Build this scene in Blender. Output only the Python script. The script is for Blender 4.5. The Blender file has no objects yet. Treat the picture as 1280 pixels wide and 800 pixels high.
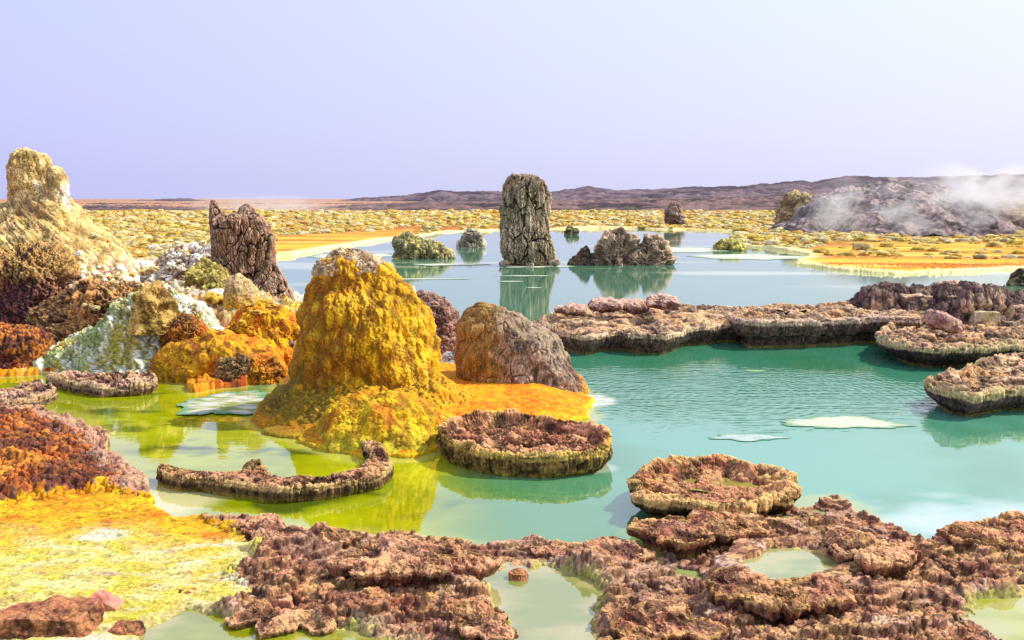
import bpy, math, random
import numpy as np

Q = 0.95                                   # mesh density factor
PI = math.pi
rng = np.random.default_rng(7)
random.seed(7)
scene = bpy.context.scene
COL = scene.collection

# ------------------------------------------------------------------ camera
CAMZ = 1.7
FPX = 1244.0
PITCH = math.atan(152.0 / FPX)
cam_d = bpy.data.cameras.new('camera')
cam_d.sensor_width = 36.0
cam_d.lens = 36.0 * FPX / 1280.0
cam_d.clip_start = 0.05
cam_d.clip_end = 20000.0
cam = bpy.data.objects.new('camera', cam_d)
COL.objects.link(cam)
cam.location = (0, 0, CAMZ)
cam.rotation_euler = (PI / 2 - PITCH, 0, 0)
scene.camera = cam
cP, sP = math.cos(PITCH), math.sin(PITCH)

def ray(px, py):
    px = np.asarray(px, float); py = np.asarray(py, float)
    a = (px - 640.0) / FPX; b = (400.0 - py) / FPX
    return a, cP + b * sP, -sP + b * cP

def at(px, py, z=0.0):
    dx, dy, dz = ray(px, py)
    t = (z - CAMZ) / dz
    return np.stack([dx * t, dy * t], -1)

def atd(px, py, Y):
    dx, dy, dz = ray(px, py)
    t = Y / dy
    return dx * t, CAMZ + dz * t          # x, z at distance Y

# ------------------------------------------------------------------ noise
_p = rng.permutation(256).astype(np.int32)
PERM = np.concatenate([_p, _p, _p])
_g = rng.normal(size=(256, 3)); _g /= np.linalg.norm(_g, axis=1)[:, None]
GR3 = _g.astype(np.float32)
_a = rng.random(256) * 2 * PI
GR2 = np.stack([np.cos(_a), np.sin(_a)], -1).astype(np.float32)
RND3 = rng.random((256, 3)).astype(np.float32)

def _fade(t): return t * t * t * (t * (t * 6 - 15) + 10)

def perlin2(x, y):
    xi = np.floor(x).astype(np.int32); yi = np.floor(y).astype(np.int32)
    xf = (x - xi).astype(np.float32); yf = (y - yi).astype(np.float32)
    u, v = _fade(xf), _fade(yf)
    x0 = xi & 255; y0 = yi & 255; x1 = (x0 + 1) & 255; y1 = (y0 + 1) & 255
    def g(a, b, fx, fy):
        k = GR2[PERM[PERM[a] + b]]
        return k[..., 0] * fx + k[..., 1] * fy
    n00 = g(x0, y0, xf, yf); n10 = g(x1, y0, xf - 1, yf)
    n01 = g(x0, y1, xf, yf - 1); n11 = g(x1, y1, xf - 1, yf - 1)
    a = n00 + u * (n10 - n00); b = n01 + u * (n11 - n01)
    return (a + v * (b - a)) * 1.5

def perlin3(x, y, z):
    xi = np.floor(x).astype(np.int32); yi = np.floor(y).astype(np.int32); zi = np.floor(z).astype(np.int32)
    xf = (x - xi).astype(np.float32); yf = (y - yi).astype(np.float32); zf = (z - zi).astype(np.float32)
    u, v, w = _fade(xf), _fade(yf), _fade(zf)
    x0 = xi & 255; y0 = yi & 255; z0 = zi & 255
    x1 = (x0 + 1) & 255; y1 = (y0 + 1) & 255; z1 = (z0 + 1) & 255
    def g(a, b, c, fx, fy, fz):
        k = GR3[PERM[PERM[PERM[a] + b] + c]]
        return k[..., 0] * fx + k[..., 1] * fy + k[..., 2] * fz
    def lerp(a, b, t): return a + t * (b - a)
    c00 = lerp(g(x0, y0, z0, xf, yf, zf), g(x1, y0, z0, xf - 1, yf, zf), u)
    c10 = lerp(g(x0, y1, z0, xf, yf - 1, zf), g(x1, y1, z0, xf - 1, yf - 1, zf), u)
    c01 = lerp(g(x0, y0, z1, xf, yf, zf - 1), g(x1, y0, z1, xf - 1, yf, zf - 1), u)
    c11 = lerp(g(x0, y1, z1, xf, yf - 1, zf - 1), g(x1, y1, z1, xf - 1, yf - 1, zf - 1), u)
    return lerp(lerp(c00, c10, v), lerp(c01, c11, v), w) * 1.6

from concurrent.futures import ThreadPoolExecutor
_pool = ThreadPoolExecutor(4)
def chunked(fn, nout, vec=False):
    """run a noise function over flat chunks in a few threads"""
    def g(*arrs):
        arrs = np.broadcast_arrays(*arrs); shp = arrs[0].shape
        fl = [np.ascontiguousarray(a, dtype=np.float32).ravel() for a in arrs]; n = fl[0].size
        if n < 40000: res = [fn(*fl)]
        else:
            K = 32768; res = list(_pool.map(lambda i: fn(*[a[i:i + K] for a in fl]), range(0, n, K)))
        if nout == 1: return np.concatenate(res).reshape(shp)
        return tuple(np.concatenate([q[k] for q in res]).reshape(shp) for k in range(nout))
    return g
perlin2 = chunked(perlin2, 1); perlin3 = chunked(perlin3, 1)

def fbm2(x, y, o=4, gain=.5, lac=2.03):
    s = 0; a = 1; t = 0
    for i in range(o):
        s = s + a * perlin2(x + 17.3 * i, y - 9.1 * i); t += a; a *= gain; x = x * lac; y = y * lac
    return s / t

def ridge2(x, y, o=4, gain=.5, lac=2.03):
    s = 0; a = 1; t = 0
    for i in range(o):
        s = s + a * (1 - np.abs(perlin2(x + 17.3 * i, y - 9.1 * i)) * 1.6); t += a; a *= gain; x = x * lac; y = y * lac
    return s / t

def fbm3(P, s=1.0, o=4, gain=.5, lac=2.03, off=0.0):
    x, y, z = P[..., 0] * s + off, P[..., 1] * s + off * .7, P[..., 2] * s - off
    r = 0; a = 1; t = 0
    for i in range(o):
        r = r + a * perlin3(x + 13.7 * i, y - 5.3 * i, z + 7.9 * i); t += a; a *= gain
        x = x * lac; y = y * lac; z = z * lac
    return r / t

def worley2(x, y):
    xi = np.floor(x).astype(np.int32); yi = np.floor(y).astype(np.int32)
    f1 = np.full(x.shape, 9.0, np.float32); f2 = f1.copy(); idv = np.zeros(x.shape, np.float32)
    for i in (-1, 0, 1):
        for j in (-1, 0, 1):
            cx = xi + i; cy = yi + j
            k = PERM[PERM[cx & 255] + (cy & 255)]
            r = RND3[k]
            d = np.hypot(cx + r[..., 0] - x, cy + r[..., 1] - y).astype(np.float32)
            n = d < f1
            f2 = np.where(n, f1, np.minimum(f2, d)); idv = np.where(n, r[..., 2], idv); f1 = np.where(n, d, f1)
    return f1, f2, idv

def _worley3(x, y, z):
    xi = np.floor(x).astype(np.int32); yi = np.floor(y).astype(np.int32); zi = np.floor(z).astype(np.int32)
    f1 = np.full(x.shape, 9.0, np.float32); f2 = f1.copy(); idv = np.zeros(x.shape, np.float32)
    for i in (-1, 0, 1):
        for j in (-1, 0, 1):
            for l in (-1, 0, 1):
                cx = xi + i; cy = yi + j; cz = zi + l
                k = PERM[PERM[PERM[cx & 255] + (cy & 255)] + (cz & 255)]
                r = RND3[k]
                d = np.sqrt((cx + r[..., 0] - x) ** 2 + (cy + r[..., 1] - y) ** 2 + (cz + r[..., 2] - z) ** 2).astype(np.float32)
                n = d < f1
                f2 = np.where(n, f1, np.minimum(f2, d)); idv = np.where(n, r[..., 1], idv); f1 = np.where(n, d, f1)
    return f1, f2, idv

worley2 = chunked(worley2, 3); _w3 = chunked(_worley3, 3)
def worley3(P, s=1.0, sz=None, off=0.0):
    sz = s if sz is None else sz
    return _w3(P[..., 0] * s + off, P[..., 1] * s + off, P[..., 2] * sz + off)

def ss(a, b, x):
    t = np.clip((x - a) / (b - a), 0, 1)
    return t * t * (3 - 2 * t)

def mix(a, b, t):
    t = np.asarray(t)[..., None]
    return np.asarray(a) * (1 - t) + np.asarray(b) * t

def C(r, g, b, k=0.72):
    v = np.array([r, g, b]) / 255.0
    v = np.where(v <= .04045, v / 12.92, ((v + .055) / 1.055) ** 2.4)
    return (v * k).astype(np.float32)

def _sdf(x, y, poly):
    """signed distance to a closed polygon, negative inside"""
    poly = np.asarray(poly, np.float32)
    d = np.full(x.shape, 1e9, np.float32); s = np.ones(x.shape, np.float32)
    n = len(poly)
    for i in range(n):
        a = poly[i]; b = poly[(i + 1) % n]
        ex, ey = b[0] - a[0], b[1] - a[1]
        wx, wy = x - a[0], y - a[1]
        t = np.clip((wx * ex + wy * ey) / (ex * ex + ey * ey + 1e-12), 0, 1)
        d = np.minimum(d, (wx - ex * t) ** 2 + (wy - ey * t) ** 2)
        c = ((a[1] > y) != (b[1] > y))
        if c.any():
            with np.errstate(divide='ignore', invalid='ignore'):
                xi = (b[0] - a[0]) * (y - a[1]) / (b[1] - a[1]) + a[0]
            s = np.where(c & (x < xi), -s, s)
    return s * np.sqrt(d)

def sdf(poly, x, y):
    return chunked(lambda a, b: _sdf(a, b, poly), 1)(x, y)

# ------------------------------------------------------------------ meshes
def set_attr(me, col, name='Col'):
    at_ = me.color_attributes.new(name, 'FLOAT_COLOR', 'POINT')
    c = np.ones((len(col), 4), np.float32); c[:, :3] = np.clip(col, 0, 1)
    at_.data.foreach_set('color', c.ravel())

def make_mesh(name, V, Fq, col=None, mat=None, parent=None, smooth=True):
    V = np.asarray(V, np.float32).reshape(-1, 3); Fq = np.asarray(Fq, np.int32)
    k = Fq.shape[1]
    me = bpy.data.meshes.new(name)
    me.vertices.add(len(V)); me.vertices.foreach_set('co', V.ravel())
    me.loops.add(Fq.size); me.loops.foreach_set('vertex_index', Fq.ravel())
    me.polygons.add(len(Fq))
    me.polygons.foreach_set('loop_start', np.arange(0, Fq.size, k, dtype=np.int32))
    me.polygons.foreach_set('loop_total', np.full(len(Fq), k, np.int32))
    me.update(calc_edges=True)
    me.polygons.foreach_set('use_smooth', np.full(len(Fq), smooth, bool))
    if col is not None: set_attr(me, np.asarray(col).reshape(-1, 3))
    if mat: me.materials.append(mat)
    o = bpy.data.objects.new(name, me); COL.objects.link(o)
    if parent:
        o.parent = parent
        o.matrix_parent_inverse.identity()
        o.location = -np.array(parent.location)
    return o

def recentre(o, c):
    """put the object's origin at its base point c"""
    me = o.data; n = len(me.vertices); v = np.empty(n * 3, np.float32)
    me.vertices.foreach_get('co', v); v = v.reshape(-1, 3) - np.array(c, np.float32)
    me.vertices.foreach_set('co', v.ravel()); me.update(); o.location = c

def grid_faces(nu, nv, wrap=False):
    i = np.arange(nu - 1); j = np.arange(nv if wrap else nv - 1)
    I, J = np.meshgrid(i, j, indexing='ij')
    J2 = (J + 1) % nv
    return np.stack([I * nv + J, I * nv + J2, (I + 1) * nv + J2, (I + 1) * nv + J], -1).reshape(-1, 4)

def grid_normals(P, wrap):
    du = np.gradient(P, axis=0)
    dv = (np.roll(P, -1, 1) - np.roll(P, 1, 1)) if wrap else np.gradient(P, axis=1)
    n = np.cross(dv, du)
    n /= np.linalg.norm(n, axis=-1)[..., None] + 1e-12
    return n

def tag(o, label, cat, group=None, kind=None):
    if label: o['label'] = label
    if cat: o['category'] = cat
    if group: o['group'] = group
    if kind: o['kind'] = kind
    return o

def structure(o):
    o['kind'] = 'structure'; return o

# ------------------------------------------------------------------ materials
def new_mat(name):
    m = bpy.data.materials.new(name); m.use_nodes = True
    nt = m.node_tree; nt.nodes.clear()
    return m, nt, nt.nodes, nt.links

def rock_mat(name, scale=1.0, bump=.5, dist=.01, rough=.85, var=.35, spec=.3, gain=1.0, edge=.6, speck=0.0, speckcol=(.7, .65, .5)):
    """vertex colour broken up by fine procedural grain, plus grain bump; scale = grains per metre factor"""
    m, nt, N, L = new_mat(name)
    out = N.new('ShaderNodeOutputMaterial'); b = N.new('ShaderNodeBsdfPrincipled')
    L.new(b.outputs[0], out.inputs[0])
    at_ = N.new('ShaderNodeAttribute'); at_.attribute_name = 'Col'
    geo = N.new('ShaderNodeNewGeometry')
    n1 = N.new('ShaderNodeTexNoise'); n1.inputs['Scale'].default_value = 45 * scale; n1.inputs['Detail'].default_value = 5; n1.inputs['Roughness'].default_value = .7
    L.new(geo.outputs['Position'], n1.inputs['Vector'])
    mr = N.new('ShaderNodeMapRange'); mr.inputs['From Min'].default_value = .3; mr.inputs['From Max'].default_value = .7
    mr.inputs['To Min'].default_value = (1 - var) * gain; mr.inputs['To Max'].default_value = (1 + var) * gain
    L.new(n1.outputs['Fac'], mr.inputs['Value'])
    mul = N.new('ShaderNodeVectorMath'); mul.operation = 'SCALE'
    L.new(at_.outputs['Color'], mul.inputs[0]); L.new(mr.outputs[0], mul.inputs['Scale'])
    colout = mul.outputs[0]
    # crisp fine grain: dark pits and pale crystals
    n4 = N.new('ShaderNodeTexNoise'); n4.inputs['Scale'].default_value = 150 * scale; n4.inputs['Detail'].default_value = 4; n4.inputs['Roughness'].default_value = .8
    L.new(geo.outputs['Position'], n4.inputs['Vector'])
    m4 = N.new('ShaderNodeMapRange'); m4.inputs['From Min'].default_value = .36; m4.inputs['From Max'].default_value = .64
    m4.inputs['To Min'].default_value = 1 - var * .9; m4.inputs['To Max'].default_value = 1 + var * .8
    L.new(n4.outputs['Fac'], m4.inputs['Value'])
    mul4 = N.new('ShaderNodeVectorMath'); mul4.operation = 'SCALE'
    L.new(colout, mul4.inputs[0]); L.new(m4.outputs[0], mul4.inputs['Scale']); colout = mul4.outputs[0]
    # crevice shade and edge highlights painted into the colour by pointiness
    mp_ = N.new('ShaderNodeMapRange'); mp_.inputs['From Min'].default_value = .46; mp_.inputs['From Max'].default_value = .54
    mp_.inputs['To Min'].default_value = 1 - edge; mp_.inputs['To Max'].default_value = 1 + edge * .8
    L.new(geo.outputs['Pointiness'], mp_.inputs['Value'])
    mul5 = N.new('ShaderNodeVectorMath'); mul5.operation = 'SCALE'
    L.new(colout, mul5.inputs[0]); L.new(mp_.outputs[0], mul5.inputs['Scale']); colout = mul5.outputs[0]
    # slight hue drift
    n3 = N.new('ShaderNodeTexNoise'); n3.inputs['Scale'].default_value = 9 * scale; n3.inputs['Detail'].default_value = 3
    L.new(geo.outputs['Position'], n3.inputs['Vector'])
    hs = N.new('ShaderNodeHueSaturation')
    mh = N.new('ShaderNodeMapRange'); mh.inputs['From Min'].default_value = .3; mh.inputs['From Max'].default_value = .7
    mh.inputs['To Min'].default_value = .485; mh.inputs['To Max'].default_value = .515
    L.new(n3.outputs['Fac'], mh.inputs['Value']); L.new(mh.outputs[0], hs.inputs['Hue']); L.new(colout, hs.inputs['Color'])
    colout = hs.outputs[0]
    if speck > 0:
        v = N.new('ShaderNodeTexVoronoi'); v.inputs['Scale'].default_value = 60 * scale
        vm = N.new('ShaderNodeVectorMath'); vm.operation = 'MULTIPLY_ADD'; vm.inputs[1].default_value = (.05, .05, .05)
        L.new(n1.outputs['Color'], vm.inputs[0]); L.new(geo.outputs['Position'], vm.inputs[2]); L.new(vm.outputs[0], v.inputs['Vector'])
        r = N.new('ShaderNodeMapRange'); r.inputs['From Min'].default_value = .32; r.inputs['From Max'].default_value = .18
        r.inputs['To Min'].default_value = 0; r.inputs['To Max'].default_value = speck
        L.new(v.outputs['Distance'], r.inputs['Value'])
        mx = N.new('ShaderNodeMix'); mx.data_type = 'RGBA'
        L.new(r.outputs[0], mx.inputs[0]); L.new(colout, mx.inputs[6]); mx.inputs[7].default_value = (*speckcol, 1)
        colout = mx.outputs[2]
    L.new(colout, b.inputs['Base Color'])
    b.inputs['Roughness'].default_value = rough
    b.inputs['Specular IOR Level'].default_value = spec
    n2 = N.new('ShaderNodeTexNoise'); n2.inputs['Scale'].default_value = 70 * scale; n2.inputs['Detail'].default_value = 6; n2.inputs['Roughness'].default_value = .75
    L.new(geo.outputs['Position'], n2.inputs['Vector'])
    bp = N.new('ShaderNodeBump'); bp.inputs['Strength'].default_value = bump; bp.inputs['Distance'].default_value = dist
    L.new(n2.outputs['Fac'], bp.inputs['Height']); L.new(bp.outputs[0], b.inputs['Normal'])
    return m

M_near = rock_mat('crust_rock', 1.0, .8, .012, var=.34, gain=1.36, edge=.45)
M_speck = rock_mat('speckled_crust', .9, .8, .012, var=.4, speck=.4, gain=1.15)
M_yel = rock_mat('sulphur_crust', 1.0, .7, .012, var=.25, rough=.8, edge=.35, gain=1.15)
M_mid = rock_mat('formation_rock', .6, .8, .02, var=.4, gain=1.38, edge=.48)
M_midspeck = rock_mat('formation_speckled_rock', .6, 1.0, .03, var=.6, speck=.55, speckcol=(.6, .46, .24), gain=1.6)
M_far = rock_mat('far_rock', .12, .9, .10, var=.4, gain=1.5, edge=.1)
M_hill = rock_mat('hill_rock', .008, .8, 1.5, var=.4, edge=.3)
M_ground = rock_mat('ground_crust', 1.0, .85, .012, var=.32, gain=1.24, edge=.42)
M_salt = rock_mat('salt_crust', 1.0, .5, .01, edge=.15, var=.12, rough=.7)

def water_mat(name, ripple=True, rough=.01, ior=2.9):
    m, nt, N, L = new_mat(name)
    out = N.new('ShaderNodeOutputMaterial'); b = N.new('ShaderNodeBsdfPrincipled')
    L.new(b.outputs[0], out.inputs[0])
    at_ = N.new('ShaderNodeAttribute'); at_.attribute_name = 'Col'
    L.new(at_.outputs['Color'], b.inputs['Base Color'])
    b.inputs['Roughness'].default_value = rough; b.inputs['IOR'].default_value = ior
    geo = N.new('ShaderNodeNewGeometry')
    n = N.new('ShaderNodeTexNoise'); n.inputs['Scale'].default_value = 1.0; n.inputs['Detail'].default_value = 3; n.inputs['Roughness'].default_value = .55
    mp = N.new('ShaderNodeMapping'); mp.inputs['Scale'].default_value = (5, 9, 1)
    L.new(geo.outputs['Position'], mp.inputs[0]); L.new(mp.outputs[0], n.inputs['Vector'])
    at2 = N.new('ShaderNodeAttribute'); at2.attribute_name = 'Rip'
    # breeze-ruffled area: curved wavelets
    w = N.new('ShaderNodeTexWave'); w.wave_type = 'RINGS'; w.rings_direction = 'SPHERICAL'
    w.inputs['Scale'].default_value = 3.6; w.inputs['Distortion'].default_value = 7.0; w.inputs['Detail'].default_value = 2; w.inputs['Detail Scale'].default_value = .9
    c0 = at(880, 497)
    mp2 = N.new('ShaderNodeMapping'); mp2.vector_type = 'POINT'; mp2.inputs['Location'].default_value = (-c0[0], -c0[1], 0)
    L.new(geo.outputs['Position'], mp2.inputs[0]); L.new(mp2.outputs[0], w.inputs['Vector'])
    n5 = N.new('ShaderNodeTexNoise'); n5.inputs['Scale'].default_value = 1.0; n5.inputs['Detail'].default_value = 2
    mp5 = N.new('ShaderNodeMapping'); mp5.inputs['Scale'].default_value = (3.2, 15, 1); mp5.inputs['Rotation'].default_value = (0, 0, .06)
    L.new(geo.outputs['Position'], mp5.inputs[0]); L.new(mp5.outputs[0], n5.inputs['Vector'])
    ad = N.new('ShaderNodeMath'); ad.operation = 'MULTIPLY_ADD'; ad.inputs[1].default_value = 6.0
    L.new(n5.outputs['Fac'], ad.inputs[0]); L.new(w.outputs['Fac'], ad.inputs[2])
    bp = N.new('ShaderNodeBump'); bp.inputs['Strength'].default_value = 1.0; bp.inputs['Distance'].default_value = .0009
    L.new(n.outputs['Fac'], bp.inputs['Height'])
    mm = N.new('ShaderNodeMath'); mm.operation = 'MULTIPLY'
    L.new(ad.outputs[0], mm.inputs[0]); L.new(at2.outputs['Fac'], mm.inputs[1])
    bp2 = N.new('ShaderNodeBump'); bp2.inputs['Strength'].default_value = 1.0; bp2.inputs['Distance'].default_value = .0032
    L.new(mm.outputs[0], bp2.inputs['Height']); L.new(bp.outputs[0], bp2.inputs['Normal'])
    L.new(bp2.outputs[0], b.inputs['Normal'])
    return m
M_water = water_mat('brine_water')

# ------------------------------------------------------------------ world
SUN_EL = math.radians(46); SUN_AZ = math.radians(72)     # azimuth from +Y (view) towards +X (right)
world = bpy.data.worlds.new('World'); scene.world = world; world.use_nodes = True
wn = world.node_tree; wn.nodes.clear()
wo = wn.nodes.new('ShaderNodeOutputWorld'); bg = wn.nodes.new('ShaderNodeBackground'); wn.links.new(bg.outputs[0], wo.inputs[0])
sky = wn.nodes.new('ShaderNodeTexSky'); sky.sky_type = 'NISHITA'; sky.sun_disc = False
sky.sun_elevation = SUN_EL; sky.sun_rotation = SUN_AZ; sky.air_density = 1.2; sky.dust_density = 2.5; sky.ozone_density = 1.5
tc = wn.nodes.new('ShaderNodeTexCoord'); sx = wn.nodes.new('ShaderNodeSeparateXYZ'); wn.links.new(tc.outputs['Generated'], sx.inputs[0])
# dusty lavender haze colour: paler towards the sun side and higher up
ramp = wn.nodes.new('ShaderNodeMapRange'); ramp.inputs['From Min'].default_value = -.5; ramp.inputs['From Max'].default_value = .5
wn.links.new(sx.outputs['X'], ramp.inputs['Value'])
hz = wn.nodes.new('ShaderNodeMix'); hz.data_type = 'RGBA'
hz.inputs[6].default_value = (6.4, 6.6, 11.0, 1); hz.inputs[7].default_value = (9.1, 9.2, 11.8, 1)
wn.links.new(ramp.outputs[0], hz.inputs[0])
up = wn.nodes.new('ShaderNodeMapRange'); up.inputs['From Min'].default_value = .02; up.inputs['From Max'].default_value = .21
wn.links.new(sx.outputs['Z'], up.inputs['Value'])
hz2 = wn.nodes.new('ShaderNodeMix'); hz2.data_type = 'RGBA'
hz2.inputs[6].default_value = (7.0, 7.6, 12.2, 1); hz2.inputs[7].default_value = (10.3, 11.2, 12.6, 1)
wn.links.new(ramp.outputs[0], hz2.inputs[0])
hz3 = wn.nodes.new('ShaderNodeMix'); hz3.data_type = 'RGBA'
wn.links.new(up.outputs[0], hz3.inputs[0]); wn.links.new(hz.outputs[2], hz3.inputs[6]); wn.links.new(hz2.outputs[2], hz3.inputs[7])
mxs = wn.nodes.new('ShaderNodeMix'); mxs.data_type = 'RGBA'; mxs.inputs[0].default_value = .82
wn.links.new(sky.outputs[0], mxs.inputs[6]); wn.links.new(hz3.outputs[2], mxs.inputs[7])
wn.links.new(mxs.outputs[2], bg.inputs[0]); bg.inputs[1].default_value = .1

sl = bpy.data.lights.new('sun', 'SUN'); sl.energy = 5.0; sl.angle = math.radians(.6); sl.color = (1, .94, .82)
so = bpy.data.objects.new('sun', sl); COL.objects.link(so)
from mathutils import Vector
sd = Vector((math.sin(SUN_AZ) * math.cos(SUN_EL), math.cos(SUN_AZ) * math.cos(SUN_EL), math.sin(SUN_EL)))
so.rotation_euler = sd.to_track_quat('Z', 'Y').to_euler(); so.location = (20, 10, 30)

scene.render.engine = 'CYCLES'
scene.cycles.use_denoising = True
scene.cycles.max_bounces = 6
scene.cycles.volume_bounces = 2
scene.cycles.volume_step_rate = 2.0
scene.view_settings.view_transform = 'Standard'; scene.view_settings.look = 'None'
scene.view_settings.exposure = 0; scene.view_settings.gamma = 1

# ------------------------------------------------------------------ palette
PINK = C(226, 170, 124); BROWN = C(168, 112, 80); DARK = C(66, 40, 32); TAN = C(224, 172, 108)
MAUVE = C(184, 142, 120); RUST = C(178, 78, 20); ORANGE = C(240, 140, 10); YEL = C(245, 190, 15)
LEMON = C(240, 222, 90); CREAM = C(246, 238, 180); WHITE = C(250, 248, 236, .82); OLIVE = C(120, 110, 20)
GREY = C(135, 118, 105); GOLD = C(215, 155, 20)

# ------------------------------------------------------------------ terrain
FRONT = at(*np.array([(-700, 560), (-60, 512), (40, 503), (92, 512), (140, 535), (165, 570), (200, 600), (212, 622), (235, 638), (262, 636), (330, 645), (400, 652),
    (470, 658), (540, 664), (590, 672), (640, 674), (700, 674), (760, 675), (805, 684), (818, 668), (810, 655), (850, 648), (900, 640), (960, 628), (1005, 618),
    (1050, 612), (1085, 632), (1110, 648), (1145, 668), (1195, 668), (1215, 655), (1290, 645), (1750, 640), (2300, 900), (1700, 2600), (-500, 2600), (-1300, 900)], float).T, .05)
SALTZ = at(*np.array([(-700, 640), (-60, 640), (40, 622), (130, 612), (195, 618), (240, 640), (268, 652), (300, 668), (335, 690), (300, 715), (320, 738), (270, 760), (300, 790), (200, 830),
    (-100, 1000), (-900, 1000)], float).T, .03)
REDZ = at(*np.array([(-700, 600), (-60, 520), (40, 510), (100, 520), (150, 560), (195, 610), (130, 622), (40, 632), (-60, 650), (-700, 700)], float).T, .05)
POOLA = at(*np.array([(604, 720), (640, 707), (700, 706), (738, 718), (762, 742), (745, 770), (735, 830), (700, 900), (560, 900), (585, 800), (632, 778), (606, 745)], float).T, .02)
POOLL = at(*np.array([(182, 782), (235, 762), (330, 772), (420, 786), (500, 795), (560, 815), (560, 900), (150, 900)], float).T, .02)
POOLB = at(*np.array([(935, 704), (962, 688), (1010, 687), (1044, 703), (1020, 719), (955, 722)], float).T, .08)
POOLC = at(*np.array([(1212, 752), (1280, 738), (1500, 745), (1500, 860), (1275, 840)], float).T, .02)
BANK = at(*np.array([(-1500, 468), (0, 468), (60, 466), (130, 470), (200, 470), (240, 490), (300, 482), (350, 470), (330, 505), (308, 525), (345, 545), (400, 560), (440, 572), (520, 572), (570, 556),
    (650, 545), (700, 535), (744, 522), (748, 500), (725, 478), (650, 440), (590, 425), (560, 395), (520, 372), (470, 352), (420, 380), (382, 396), (350, 352), (330, 325),
    (375, 318), (450, 305), (505, 297), (560, 290), (640, 287), (760, 285), (850, 287), (905, 289), (945, 295), (900, 304), (965, 311), (1010, 319), (985, 329), (1060, 339),
    (1120, 343), (1210, 340), (1290, 336), (1600, 330), (2600, 320), (4600, 248.6), (-4000, 248.6), (-2600, 400)], float).T, .02)
ISLE = at(*np.array([(308, 525), (345, 545), (400, 560), (440, 572), (520, 572), (570, 556), (650, 545), (700, 535), (744, 522), (748, 500), (725, 478), (650, 440), (560, 400), (400, 430), (350, 470)], float).T, .02)
STRAND = at(*np.array([(330, 322), (375, 317), (450, 304), (505, 297), (520, 288), (440, 292), (330, 298)], float).T, 0)
FLATR = at(*np.array([(1010, 319), (985, 329), (1060, 339), (1120, 343), (1210, 340), (1290, 336), (1600, 330), (1600, 305), (1280, 304), (1150, 306), (1040, 308)], float).T, 0)

def warp(x, y, amp, fr, off=0):
    u = x / y * fr; v = np.log(y) * fr
    return (x + y * amp * fbm2(u + off, v, 4), y + y * amp * 1.8 * fbm2(u + 31 + off, v + 12, 4))

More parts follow.
